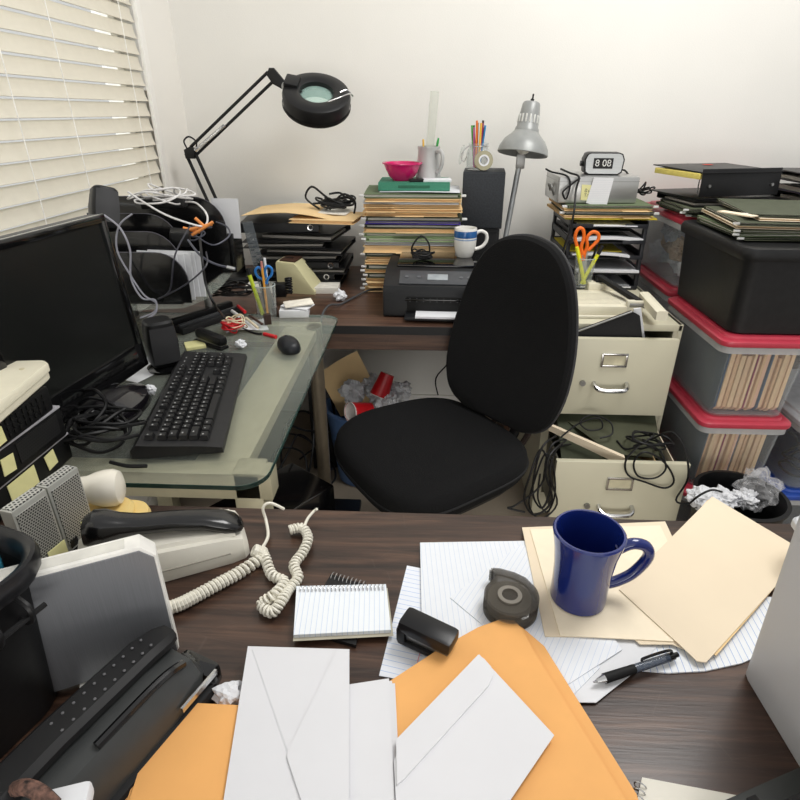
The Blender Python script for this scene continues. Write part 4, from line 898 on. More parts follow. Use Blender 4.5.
for k in range(5):
    a = k * 2 * math.pi / 5 + .3; c, s = math.cos(a), math.sin(a)
    lg_ = P('base_arm', MB().loft([[(c * r - s * w_, s * r + c * w_, z + dz) for w_, dz in ((-w, 0), (w, 0), (w, h), (-w, h))] for r, w, z, h in ((.0, .026, .085, .04), (.15, .022, .08, .032), (.29, .016, .066, .024))]), BLACKP, ch)
    P('caster', MB().cyl((c * .28 - s * -.012, s * .28 + c * -.012, .028), (c * .28 - s * -.026, s * .28 + c * -.026, .028), .027).cyl((c * .28 - s * .012, s * .28 + c * .012, .028), (c * .28 - s * .026, s * .28 + c * .026, .028), .027).cyl((c * .28, s * .28, .03), (c * .28, s * .28, .07), .008), BLACKP, lg_)

# ------------------------------------------------------------------ blue wastebasket
wx, wy = -.235, 1.93
wb = T('wastebasket', 'blue plastic wastebasket overflowing with paper under the walnut table', 'wastebasket', (wx, wy, 0), 0)
P('basket', MB().lathe([(0, .002), (.095, .0), (.102, .006), (.138, .31), (.146, .312), (.147, .32), (.134, .322), (.133, .31), (.098, .01), (0, .008)], 44), mat('blue_bin', (78, 108, 152), .4, var=.05), wb)
def leafthing(name, label, cat, pts, m, th=.0012, group=None):
    a, b, c, d = [V(p) for p in pts]
    return S(name, MB().grid(lambda u, v: a.lerp(b, u).lerp(d.lerp(c, u), v) + V((0, -.006 * math.sin(u * 3), .008 * math.sin(u * 3 + v))), 8, 6, th), m, label, cat, group)
Yw = 1.97
leafthing('file_folder', 'opened manila folder poking out of the blue wastebasket', 'folder', [atY(318, 374, Yw), atY(357, 351, Yw + .03), atY(384, 402, Yw), atY(341, 418, Yw - .02)], MANILA, .0014)
cr = [((353, 392), .055, 1.90, 'left'), ((378, 394), .05, 1.90, 'middle'), ((400, 392), .052, 1.94, 'right'), ((373, 384), .045, 1.97, 'back'), ((388, 404), .055, 1.86, 'front')]
for i, ((px, py), r, Y, nm) in enumerate(cr):
    p = atY(px, py, Y); S('crumpled_paper', MB().crumple(p, r, i + 1, .9, 4), PAPER, 'crumpled white paper at the %s of the blue wastebasket' % nm, 'paper', 'crumpled papers in the blue wastebasket', flat=True)
def party_cup(label, p, rot):
    o = T('paper_cup', label, 'cup', p, rot=rot)
    P('cup_body', MB().lathe([(0, 0), (.026, 0), (.036, .085), (.0345, .085), (.025, .003), (0, .003)], 28), RED, o)
    P('cup_lining', MB().lathe([(0, .004), (.0245, .004), (.0342, .0846), (.037, .085), (.037, .088), (.034, .088)], 28), mat('cup_white', (232, 226, 222), .4), o)
p = atY(356, 402, 1.81); party_cup('red plastic cup at the front left of the blue wastebasket', p + V((.05, .0, -.03)), (R(40), R(-75), 0))
p = atY(392, 384, 1.90); party_cup('red plastic cup at the back right of the blue wastebasket', p + V((-.016, 0, .04)), (R(160), R(22), 0))

# ------------------------------------------------------------------ filing cabinet with two open drawers
CX0, CX1, CYF, CYB, CZ = .397, .785, 1.70, 2.36, .73
fc = T('filing_cabinet', 'beige two-drawer steel filing cabinet with both drawers pulled open', 'cabinet', ((CX0 + CX1) / 2, (CYF + CYB) / 2, 0), 0)
cm = MB(); t = .012; cxm = (CX0 + CX1) / 2; cym = (CYF + CYB) / 2; W_ = CX1 - CX0; Dp = CYB - CYF
cm.box((CX0 + t / 2, cym, CZ / 2), (t, Dp, CZ)); cm.box((CX1 - t / 2, cym, CZ / 2), (t, Dp, CZ)); cm.box((cxm, cym, CZ - .011), (W_, Dp, .022), b=.003)
cm.box((cxm, CYB - t / 2, CZ / 2), (W_ - .02, t, CZ - .02)); cm.box((cxm, cym, .05), (W_ - .02, Dp - .01, .09)); cm.box((cxm, CYF + .01, .415), (W_ - .02, .02, .03))
for x in (CX0 + .016, CX1 - .016): cm.box((x, CYF + .008, CZ / 2), (.02, .012, CZ - .01))
P('cabinet_body', cm, BEIGE, fc, world=True)
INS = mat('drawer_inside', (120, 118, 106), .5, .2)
def drawer(yf, z0, z1, length, x0, x1, lx):
    d = MB(); d.box(((x0 + x1) / 2, yf + .009, (z0 + z1) / 2), (x1 - x0, .018, z1 - z0), b=.0025); P_ = P('drawer', d, BEIGE, fc, world=True)
    tr_ = MB(); 
    for x in (x0 + .03, x1 - .03): tr_.box((x, yf + .018 + length / 2, z0 + (z1 - z0) * .42), (.004, length, (z1 - z0) * .75))
    tr_.box(((x0 + x1) / 2, yf + .018 + length / 2, z0 + .02), (x1 - x0 - .06, length, .004)); P('drawer_tray', tr_, INS, P_, world=True)
    hx, hz = lx, z0 + (z1 - z0) * .735; f = MB()
    for dx, dz, sx, sz in ((0, .019, .078, .007), (0, -.019, .078, .007), (-.036, 0, .007, .044), (.036, 0, .007, .044)): f.box((hx + dx, yf - .003, hz + dz), (sx, .006, sz), b=.0015)
    P('label_holder', f, CHROME, P_, world=True)
    P('label_card', MB().box((hx, yf - .0008, hz), (.066, .0016, .034)), mat('aged_card', (206, 198, 168), .8), P_, world=True)
    hz = z0 + (z1 - z0) * .385
    P('handle', MB().tube([(hx - .05, yf + .001, hz + .012), (hx - .048, yf - .018, hz + .006), (hx - .03, yf - .03, hz), (hx + .03, yf - .03, hz), (hx + .048, yf - .018, hz + .006), (hx + .05, yf + .001, hz + .012)], .0072, 10), CHROME, P_, world=True)
    P('lock', MB().cyl((hx - .085, yf + .002, hz + .012), (hx - .085, yf - .008, hz + .012), .009, n=18), STEEL, P_, world=True)
Y1 = 1.645; z1t = atY(681, 340, Y1).z; z1b = atY(661, 416, Y1).z
drawer(Y1, z1b, z1t, .5, CX0 + .004, atY(680, 340, Y1).x, atY(614, 361, Y1).x)
Y2 = 1.45; z2t = atY(625, 463, Y2).z
drawer(Y2, .115, z2t, .52, atY(557, 462, Y2).x, atY(691, 465, Y2).x, atY(620, 481, Y2).x)
# binder sticking out of the top drawer
pts = [atY(*p, Y1 + .028) for p in ((548, 352), (548, 342), (632, 311.5), (640, 316), (644, 352))]
o = S('document_wallet', MB().loft([[V((p.x, p.y + dy, p.z)) for p in pts] for dy in (0, .012)]), BLACKM, 'black document wallet sticking up out of the top cabinet drawer', 'folder')
P('edge_strip', MB().tube([p + V((0, -.001, 0)) - o.location for p in (pts[1], pts[2])], .003, 6, sub=1), STEEL, o)
pts = [atY(*p, Y1 + .05) for p in ((633, 352), (634, 309), (641, 308), (647, 352))]
S('paper_sheet', MB().loft([[V((p.x, p.y + dy, p.z)) for p in pts] for dy in (0, .006)]), PAPER, 'white papers standing behind the black wallet in the top drawer', 'paper')
# folders slumped in the bottom drawer
zz = z2t
def slump(label, a, m, th=.002, name='hanging_folder'): leafthing(name, label, 'folder', a, m, th, 'folders in the bottom cabinet drawer')
x0d, x1d = .435, .755
slump('olive hanging folder slumped at the front of the bottom drawer', [(x0d, 1.62, z2t - .01), (x1d - .09, 1.50, z2t - .02), (x1d - .09, 1.475, z2t - .12), (x0d, 1.475, z2t - .1)], OLIVE)
slump('olive hanging folder lying slanted in the middle of the bottom drawer', [(x0d + .01, 1.69, z2t + .028), (x1d, 1.69, z2t + .022), (x1d - .02, 1.52, z2t - .015), (x0d + .14, 1.50, z2t - .01)], mat('moss_card', (74, 76, 56), .8, var=.15, scale=12))
slump('dark olive hanging folder behind in the bottom drawer', [(x0d, 1.69, z2t + .035), (x1d, 1.69, z2t + .035), (x1d, 1.60, z2t - .03), (x0d, 1.58, z2t - .03)], OLIVE)
a, b = atY(549, 425, 1.60), atY(625, 458, 1.48)
S('file_folder', MB().loft([[a + V((0, 0, 0)), b, b + V((0, .012, .003)), a + V((0, .012, .003))], [a + V((0, 0, -.02)), b + V((0, 0, -.03)), b + V((0, .012, -.03)), a + V((0, .012, -.02))]]), MANILA2, 'manila folder edge slanting across the bottom drawer', 'folder', 'folders in the bottom cabinet drawer')
for i in range(3):
    a, b = atY(655 - 8 * i, 428 + i, 1.66), atY(673 - 9 * i, 461, 1.49)
    S('file_folder', MB().loft([[a, b, b + V((.003, 0, 0)), a + V((.003, 0, 0))], [a - V((0, 0, .12)), b - V((0, 0, .14)), b - V((-.003, 0, .14)), a - V((-.003, 0, .12))]]), [MANILA2, OLIVE, MANILA][i], ['pale manila folder standing at the right of the bottom drawer', 'olive folder standing second from right in the bottom drawer', 'manila folder standing third from right in the bottom drawer'][i], 'folder', 'folders in the bottom cabinet drawer')
q = atY(648, 455, 1.50)
S('cable_bundle', MB().tube(tangle((q.x, 1.53, z2t - .0), .07, .05, .06, 6, 71), .003, 6).tube([atY(*p, Y) for p, Y in (((650, 440), 1.5), ((672, 432), 1.45), ((685, 450), 1.43), ((688, 478), 1.425), ((676, 500), 1.42), ((690, 503), 1.40), ((708, 492), 1.39))], .003, 6)
  .tube([atY(*p, 1.435) for p in ((640, 445), (626, 460), (628, 475), (645, 482), (665, 488), (674, 480), (664, 462), (645, 452), (634, 462), (638, 476), (655, 478), (666, 468), (660, 450))], .003, 6), RUBBER, 'loops of black cable hanging over the bottom drawer front', 'cable')
S('power_cable', MB().tube([atY(*p, Y) for p, Y in (((560, 438), 1.56), ((578, 424), 1.58), ((598, 418), 1.58), ((602, 428), 1.57), ((588, 430), 1.57), ((580, 422), 1.58), ((592, 415), 1.6), ((610, 422), 1.6), ((612, 434), 1.56), ((600, 438), 1.55))], .0026, 6), RUBBER, 'thin black cord looping over the folders in the bottom drawer', 'cable')
cpt = [((556, 436), 1.50), ((543, 446), 1.44), ((535, 470), 1.43), ((533, 495), 1.43), ((542, 508), 1.43), ((550, 490), 1.44), ((548, 462), 1.44), ((540, 450), 1.44), ((530, 475), 1.42), ((524, 500), 1.42), ((535, 515), 1.42), ((552, 500), 1.43), ((545, 470), 1.43), ((552, 445), 1.46), ((566, 440), 1.50), ((550, 455), 1.43), ((541, 485), 1.43), ((516, 505), 1.42), ((508, 508), 1.42), ((525, 512), 1.42)]
S('cable_bundle', MB().tube([atY(*p, Y) for p, Y in cpt], .0032, 6).tube([atY(p[0] + 5, p[1] + 4, Y + .004) for p, Y in cpt[2:15]], .0028, 6), RUBBER, 'black cables spilling over the left side of the bottom drawer', 'cable')

# ------------------------------------------------------------------ paper trimmer on the cabinet
zt_ = CZ + .0006
q0, q1 = at(633, 309, CZ + .03), at(578, 272, CZ + .03)
bx1 = q0.x; bxa = CX0 + .012; by0 = q0.y; by1 = by0 + .185
tm = T('paper_trimmer', 'beige guillotine paper trimmer with a black blade arm on the filing cabinet', 'trimmer', ((bxa + bx1) / 2, (by0 + by1) / 2, zt_), 0)
P('board', MB().box(((bxa + bx1) / 2, (by0 + by1) / 2, CZ + .02), (bx1 - bxa, by1 - by0, .034), b=.004), CREAM, tm, world=True)
P('base', MB().box(((bxa + bx1) / 2 - .005, (by0 + by1) / 2 - .012, CZ + .0045), (bx1 - bxa - .02, by1 - by0, .008), b=.002), BEIGEP, tm, world=True)
rl_ = MB()
for k in range(9): rl_.box(((bxa + bx1) / 2, by0 + .03 + k * .014, CZ + .0373), (bx1 - bxa - .06, .0012, .0006))
P('grid_lines', rl_, mat('pale_line', (186, 180, 160), .6), tm, world=True)
a, b = at(599, 277, CZ + .075), at(639, 302, CZ + .05)
dr = (b - a).normalized(); 
P('blade_arm', MB().loft([[p + V((x, 0, z)) for x, z in ((-.010, -.004), (.010, -.004), (.010, .008), (-.010, .008))] for p in (a, b)]), BLACKM, tm, world=True)
P('blade', MB().loft([[p + V((x, 0, z)) for x, z in ((.0105, -.018), (.0125, -.018), (.0125, .004), (.0105, .004))] for p in (a, b)]), STEEL, tm, world=True)
P('pivot', MB().cyl(b + V((-.03, 0, -.008)), b + V((.02, 0, -.008)), .012, n=16), STEEL, tm, world=True)
c_, d_ = at(644, 296, CZ + .055), at(662, 316, CZ + .05)
P('handle', MB().loft([[p + V((x, 0, z)) for x, z in ((-.016, -.014), (.016, -.014), (.016, .010), (.010, .014), (-.010, .014), (-.016, .010))] for p in (c_, d_)]), CREAM, tm, world=True)
P('arm_post', MB().box((a.x, a.y + .005, (CZ + .037 + a.z) / 2), (.02, .03, a.z - CZ - .034), b=.003), BLACKP, tm, world=True)
P('handle_post', MB().box((b.x - .012, b.y, CZ + .03), (.05, .02, .05), b=.003), BEIGEP, tm, world=True)
P('back_box', MB().box((at(592, 276, CZ + .05).x, by1 + .025, CZ + .03), (.09, .05, .058), b=.004), CREAM, tm, world=True)

# ------------------------------------------------------------------ letter trays
tx0, tx1 = atY(562, 285, 2.09).x, atY(637, 285, 2.09).x; ty0, ty1 = 2.085, 2.385; NT = 5; tsp = .054
lt_ = T('letter_tray_tower', 'black five-level letter tray tower full of papers on the filing cabinet', 'tray', ((tx0 + tx1) / 2, (ty0 + ty1) / 2, zt_), 0)
TRM = mat('tray_charcoal', (40, 41, 45), .4, var=.1)
txm = (tx0 + tx1) / 2; tym = (ty0 + ty1) / 2; tw_ = tx1 - tx0; td = ty1 - ty0
for i in range(NT):
    z = CZ + .003 + i * tsp; b = MB(); b.box((txm, tym, z + .002), (tw_, td, .004), b=.001); b.box((tx0 + .002, tym, z + .012), (.004, td, .022)); b.box((tx1 - .002, tym, z + .012), (.004, td, .022)); b.box((txm, ty1 - .002, z + .012), (tw_, .004, .022))
    for sx in (-1, 1): b.box((txm + sx * tw_ * .34, ty0 - .002, z + .006), (tw_ * .28, .006, .014), b=.002)
    P('tray', b, TRM, lt_, world=True)
for x in (tx0 + .006, tx1 - .006):
    for y in (ty0 + .012, ty1 - .012): P('post', MB().box((x, y, CZ + .003 + (NT - 1) * tsp / 2), (.012, .02, (NT - 1) * tsp + .02), b=.002), TRM, lt_, world=True)
names = ['lowest', 'second lowest', 'middle', 'second highest', 'top']
rnd = random.Random(9)
for i in range(NT):
    z = CZ + .003 + i * tsp + .0046; rz = rnd.uniform(-.04, .04)
    mm = PAPER
    g = MB(); hh = [.006, .01, .009, .012, .004][i]; fw = [.18, .22, .20, .24, .2][i]
    g.grid(lambda u, v: (-fw / 2 + fw * u, -.145 + .27 * v, hh + .008 * math.sin(u * 3.1) * (1 - v) * (i in (2, 3))), 8, 4, hh * .8)
    S('paper_stack', g, PAPER, 'white papers in the %s level of the letter tray tower' % names[i], 'paper', 'papers in the letter trays', loc=(txm + [.02, .02, -.01, .0, 0][i], tym - .012, z), rz=rz)
cv = MB(); q = atY(575, 222, 2.1)
S('ring_binder', MB().box((0, 0, .011), (.2, .24, .004), b=.001).box((0, 0, .0265), (.2, .24, .003), TR(ry=R(-1)), b=.001).box((-.1, 0, .018), (.004, .24, .018)), BIND, 'black binder squeezed into the second highest letter tray', 'binder', loc=(txm - .02, tym + .0, CZ + .003 + 3 * tsp + .0146 - .004), rz=.02)
S('yellow_folder', MB().box((0, 0, .002), (.2, .24, .004)), mat('yellow_card', (220, 200, 50), .6), 'yellow folder under the papers in the middle letter tray', 'folder', loc=(txm - .03, tym, CZ + .003 + 2 * tsp + .0185), rz=-.03)
z = CZ + .003 + (NT - 1) * tsp + .026
FL = [('file_folder', mat('yellow_card', (220, 200, 50), .6), .005, 'yellow folder at the bottom of the pile on the letter trays'), ('file_folder', MANILA, .009, 'manila folder, second from bottom on the letter trays'), ('hanging_folder', OLIVE, .012, 'olive hanging folder in the middle of the pile on the letter trays'), ('file_folder', MANILA, .009, 'manila folder, second from top on the letter trays'), ('hanging_folder', GREENF, .011, 'green hanging folder right under the silver box')]
for i, (nm, m_, h, lb) in enumerate(FL):
    folder(nm, tw_ + .045 - .005 * i, .28, h, m_, lb, 'folder', (txm + [.005, -.008, .0, -.01, -.004][i], tym + .0, z), rnd.uniform(-.03, .03), 'folders on the letter tray tower', tabx=.3 if m_ is MANILA else None, hooks=nm[0] == 'h', seed=40 + i, sag=.15); z += h + .0006
zsb = z
sbx0, sbx1 = atY(556, 200, 2.13).x, atY(636, 200, 2.13).x
SBH = atY(600, 178, 2.13).z - zsb + .004
sb = T('storage_box', 'silver metal box on the letter trays carrying the flip clock', 'box', ((sbx0 + sbx1) / 2, 2.235, zsb), R(2))
SILV = mat('silver_sheet', (186, 186, 184), .28, .75, var=.06, scale=9)
P('box_body', MB().box((0, 0, SBH / 2), (sbx1 - sbx0, .21, SBH), b=.006), SILV, sb)
P('seam', MB().box((0, 0, SBH * .82), (sbx1 - sbx0 + .0012, .2112, .0012)), STEEL, sb)
P('side_handle', MB().tube([(-(sbx1 - sbx0) / 2 - .001, -.05, .02), (-(sbx1 - sbx0) / 2 - .012, -.045, .05), (-(sbx1 - sbx0) / 2 - .012, .0, .055), (-(sbx1 - sbx0) / 2 - .001, .01, .03)], .004, 8), STEEL, sb)
yfb = 2.235 - .106
def wallnote(name, label, px, m, Y, skew=0):
    pts = [atY(*p, Y) for p in px]; return S(name, MB().loft([[V((p.x, p.y + dy - .0 * i, p.z)) for i, p in enumerate(pts)] for dy in (0, .0008)]), m, label, 'note')
o = wallnote('sticky_note', 'yellow sticky note with handwriting on the front of the silver box', ((582, 184.5), (595.5, 185.5), (595, 201), (580.5, 200)), STICKY, yfb - .004)
sc_ = MB(); c0 = V((0, -.0012, .03))
for ln, pts in enumerate([[(-.014, .0), (-.012, .01), (-.006, .008), (-.011, .004), (-.006, .0), (-.012, .0)], [(-.003, .004), (.0, .004), (.001, .0), (-.003, .001)], [(.005, .01), (.005, 0)]]): sc_.tube([c0 + V((x, 0, z)) for x, z in pts], .0006, 4, sub=2)
for pts in [[(-.014, -.006), (-.005, -.006)], [(-.010, -.006), (-.010, -.016)], [(-.004, -.016), (-.003, -.009), (.001, -.009)], [(.002, -.012), (.006, -.009), (.008, -.014), (.003, -.016), (.002, -.012)], [(.010, -.009), (.011, -.022)]]: sc_.tube([c0 + V((x, 0, z)) for x, z in pts], .0006, 4, sub=2)
P('handwriting', sc_, mat('ink', (60, 60, 80), .7), o)
wallnote('paper_note', 'white lined paper note stuck on the front of the silver box', ((594, 177.5), (614, 178), (606, 208), (586, 203)), lined('note_lines', (226, 226, 228), (170, 176, 190), 2, .006), yfb - .006)
# flip clock
q = atY(602, 173, 2.2)
ck = T('flip_clock', 'grey flip clock showing eight past eight on the silver box', 'clock', (q.x, 2.215, zsb + SBH + .0008), R(-4))
cw, chh = .136, .072
prof = [(-cw / 2 + .016, .0), (cw / 2 - .016, 0), (cw / 2 - .004, .008), (cw / 2, .05), (cw / 2 - .008, chh - .004), (cw / 2 - .018, chh), (-cw / 2 + .018, chh), (-cw / 2 + .008, chh - .004), (-cw / 2, .05), (-cw / 2 + .004, .008)]
MR = Matrix(((1, 0, 0, 0), (0, 0, -1, 0), (0, 1, 0, 0), (0, 0, 0, 1)))
P('case', MB().prism(prof, -.035, .035, MR, b=.003), BLACKP, ck)
P('front_plate', MB().prism([(x * .93, .0045 + z * .90) for x, z in prof], .0345, .0362, MR), mat('clock_grey', (168, 170, 170), .3, .6, sx=(1, 1, 60)), ck)
P('display', MB().box((-.004, -.0366, .038), (.066, .0012, .034)), mat('flip_black', (14, 14, 15), .4), ck)
P('numerals', text_mb('8 08', .031, TR(-.004, -.0374, .038, rx=R(90))), mat('flip_white', (206, 206, 202), .5), ck)
P('flip_line', MB().box((-.004, -.0379, .038), (.066, .0004, .0009)), BLACKG, ck)
P('side_knob', MB().cyl((-cw / 2 - .008, 0, .035), (-cw / 2 + .002, 0, .035), .009, n=16), BLACKP, ck)
cable('power_cable', [atY(618, 171, 2.24), atY(624, 170, 2.25), atY(628, 174, 2.25), atY(632, 180, 2.28)], .003, RUBBER, 'black cord leaving the right side of the flip clock')
cable('power_cable', [atY(*p, Y) for p, Y in (((546, 169), 2.2), ((552, 172), 2.16), ((567, 176), 2.12), ((570, 186), 2.11), ((566, 199), 2.105), ((563, 192), 2.105), ((572, 184), 2.11), ((580, 178), 2.115))], .0034, RUBBER, 'black cord draped over the left front of the silver box')
cable('power_cable', [atY(*p, Y) for p, Y in (((561, 169), 2.2), ((570, 173), 2.14), ((579, 177), 2.11), ((576, 190), 2.10), ((574, 212), 2.06), ((570, 230), 2.05), ((565, 245), 2.05), ((560, 262), 2.05))], .0036, RUBBER, 'black cord hanging from the silver box down past the letter trays')
cable('cable_bundle', tangle((atY(646, 186, 2.32).x, 2.33, zsb - .01), .035, .05, .06, 4, 77), .003, RUBBER, 'black cord coil on the wall side of the letter trays')

# ------------------------------------------------------------------ cup of scissors on the cabinet
q = at(585, 289, CZ + .037); cx, cy = q.x - .004, q.y + .03; zc0 = CZ + .038
cup = T('pencil_cup', 'clear cup holding orange scissors and yellow highlighters on the paper trimmer', 'cup', (cx, cy, zc0), 0)
P('tumbler', MB().lathe([(0, 0), (.026, 0), (.028, .003), (.034, .1), (.0325, .1), (.0265, .012), (0, .01)], 32), CLEARJ, cup)
P('rim', MB().lathe([(.0323, .0985), (.0343, .0985), (.0343, .101), (.0323, .101), (.0323, .0985)], 32), mat('rim_glass', (180, 190, 188), .1), cup)
sc = T('scissors', 'scissors with orange handles standing in the cup on the cabinet', 'scissors', (cx - .006, cy - .004, zc0 + .0115), rot=(R(2), R(-5), R(0)))
P('blades', MB().box((-.004, 0, .055), (.012, .002, .11)).box((.006, .0018, .055), (.012, .002, .11), TR(ry=R(3))), STEEL, sc)
OS = mat('orange_handle', (236, 112, 32), .35, var=.04)
P('pivot', MB().cyl((.0, -.003, .088), (.0, .004, .088), .006, n=14), STEEL, sc)
P('handle', MB().tube([(-.002, 0, .08), (-.010, 0, .105), (-.022, 0, .135), (-.028, 0, .165), (-.018, 0, .188), (-.003, 0, .182), (.0, 0, .155), (-.006, 0, .125), (.002, 0, .1)], .0058, 10), OS, sc)
P('handle', MB().tube([(.004, .003, .08), (.008, .003, .105), (.014, .003, .128), (.012, .003, .155), (.028, .003, .172), (.046, .003, .166), (.05, .003, .148), (.036, .003, .13), (.018, .003, .112)], .0058, 10), OS, sc)
LIME = mat('highlighter_yellow', (222, 224, 40), .35)
def hl(label, base, top):
    b = MB(); b.cyl(base, top, .0065, n=12); d = (V(top) - V(base)).normalized(); o = S('highlighter', b, LIME, label, 'highlighter', 'highlighters in the cup on the cabinet')
    P('cap', MB().cyl(V(top) - o.location, V(top) + d * .03 - o.location, .007, .006, 12), BLACKP if 'right' in label else LIME, o)
hl('yellow highlighter leaning left in the cup on the cabinet', (cx + .004, cy - .012, zc0 + .0125), (cx - .03, cy - .016, zc0 + .11))
hl('yellow highlighter leaning right in the cup on the cabinet', (cx - .006, cy - .012, zc0 + .0125), (cx + .034, cy - .016, zc0 + .115))
S('pen', MB().cyl((cx + .008, cy + .008, zc0 + .0125), (cx + .036, cy + .012, zc0 + .14), .004, n=10), BLACKP, 'black pen leaning right in the cup on the cabinet', 'pen')

# ------------------------------------------------------------------ storage bins
BINF = glassy('bin_plastic', (214, 220, 224), .075, .22)
BINR = glassy('bin_rim', (226, 226, 226), .35, .25)
def storage_bin(label, x0, x1, y0, y1, z0, z1, lidm, group='clear storage bins at right'):
    w, d = x1 - x0, y1 - y0; cx_, cy_ = (x0 + x1) / 2, (y0 + y1) / 2; h = z1 - z0
    o = T('storage_bin', label, 'bin', (cx_, cy_, z0), 0, group); zl = h - .03
    oo = lambda s, dz=0: rrect(w - s, d - s, .03, 4)
    b = MB(); b.loft([[(p[0], p[1], z) for p in oo(s)] for s, z in ((.05, .0), (.045, .003), (.022, zl - .018), (.006, zl - .017), (.006, zl), (.012, zl), (.026, zl - .02), (.05, .006), (.056, .0035))]); P('bin_body', b, BINF, o)
    P('bin_rim', MB().loft([[(p[0], p[1], z) for p in oo(s)] for s, z in ((.004, zl - .018), (.003, zl + .001), (.010, zl + .001), (.010, zl - .018), (.004, zl - .018))], caps=False), BINR, o)
    l = MB(); l.loft([[(p[0], p[1], z) for p in oo(s)] for s, z in ((.006, zl + .0015), (-.004, zl + .003), (-.008, zl + .010), (-.006, zl + .017), (.004, zl + .021), (.03, zl + .022), (.036, zl + .028), (.06, h - .0005), (.2, h - .0005))]); P('lid', l, lidm, o)
    return o
FX0, FX1, FY0, FY1 = .822, 1.085, 1.52, 1.95
zb3 = [0, .25, .502, .757]
storage_bin('clear red-lidded bin on the floor at the bottom of the front stack', FX0, FX1, FY0, FY1, .0, .2495, REDLID)
storage_bin('clear red-lidded bin of folders in the middle of the front stack', FX0, FX1, FY0, FY1, .2505, .5015, REDLID)
storage_bin('clear red-lidded bin of folders directly under the black crate', FX0, FX1, FY0, FY1, .5025, .7565, REDLID)
fcol = [(232, 196, 152), (226, 188, 142), (238, 206, 164), (220, 180, 136), (234, 190, 158), (150, 60, 80), (230, 200, 156), (60, 84, 110), (236, 204, 166), (224, 190, 150)]
rnd = random.Random(2)
for bi, (z0, nm) in enumerate(((.2505, 'middle bin of the front stack'), (.5025, 'bin under the black crate'))):
    x = FX0 + .034; k = 0
    while x < FX1 - (.045 if bi else .06) and k < 26:
        c = fcol[(k * 3 + bi * 4) % 10] if k else (84, 94, 98); thick = rnd.choice((.008, .011, .009, .013)) if sum(c) > 400 else .0035
        hgt = .19 + rnd.uniform(-.012, .006); sw = rnd.uniform(.0, .006)
        prof = [(-.165, .02), (-.15, .004), (.15, .004), (.165, .02), (.165, hgt), (-.165, hgt)]
        b = MB(); b.prism(prof, -thick / 2, thick / 2, Matrix(((0, 0, 1, 0), (1, 0, 0, 0), (0, 1, 0, 0), (0, 0, 0, 1))), b=min(.002, thick * .3))
        kind = 'manila folder' if sum(c) > 400 else 'dark grey folder' if not k else ('wine red folder' if c[0] > 100 else 'slate blue folder')
        S('file_folder', b, mat('file_%d_%d_%d' % c, c, .8, var=.12, scale=30, sx=(60, 1, 1)), '%s standing in the %s, %s from left' % (kind, nm, ORD[k]), 'folder', 'folders standing in the ' + nm, loc=(x + thick / 2, FY0 + .03 + .165 + rnd.uniform(0, .01), z0 + .004), rot=(0, R(2.2 if bi == 0 else 1.2), 0))
        x += thick + .0028; k += 1
# black crate with lid
cr_ = T('storage_crate', 'black plastic lidded crate on the front bin stack', 'crate', (1.03, 1.752, .7575), 0)
cw_, cd_, chh = .42, .46, .24; CRM = mat('crate_black', (24, 24, 25), .45, var=.2, scale=60, bump=.08)
oo = lambda s: rrect(cw_ - s, cd_ - s, .035, 5)
P('crate_body', MB().loft([[(p[0], p[1], z) for p in oo(s)] for s, z in ((.06, 0), (.05, .004), (.024, chh - .035), (.024, chh - .03))]), CRM, cr_)
P('lid', MB().loft([[(p[0], p[1], z) for p in oo(s)] for s, z in ((.02, chh - .031), (.004, chh - .034), (.0, chh - .026), (.0, chh - .012), (.008, chh - .003), (.03, chh), (.05, chh - .004), (.2, chh - .004))]), CRM, cr_)
P('latch', MB().box((.12, -cd_ / 2 - .002, chh - .028), (.09, .012, .03), b=.003), CRM, cr_)
# hanging folders on the crate
z = .7575 + chh + .0008; rnd = random.Random(17)
for i in range(7):
    lb = ['olive hanging folder, %s from the top of the pile on the black crate' % ORD[6 - i], 'olive hanging folder topmost on the black crate lid'][i == 6]
    m_ = [OLIVE, GREENF, OLIVE, MANILA2, OLIVE, MANILA2, OLIVE][i]
    if m_ is MANILA2: lb = 'pale manila folder, %s from the top of the pile on the black crate' % ORD[6 - i]
    h = .009
    folder('hanging_folder' if m_ is not MANILA2 else 'file_folder', .36, .30, h, m_, lb, 'folder', (1.035 + rnd.uniform(-.012, .012) + (.05 if i > 4 else 0), 1.77 + rnd.uniform(-.01, .01) + (.015 if i > 4 else 0), z), R(-1 - 1.5 * i) + rnd.uniform(-.03, .03), 'folders piled on the black crate', hooks=m_ is not MANILA2, seed=70 + i, sag=.25); z += h + .0004
q = atY(740, 212, 1.68)
S('index_card', MB().box((0, 0, .0015), (.03, .10, .003)), MANILA2, 'cream card strip lying on the hanging folders of the black crate', 'card', loc=(at(737, 214, z + .002).x, at(737, 214, z + .002).y, z + .0012), rz=.5)
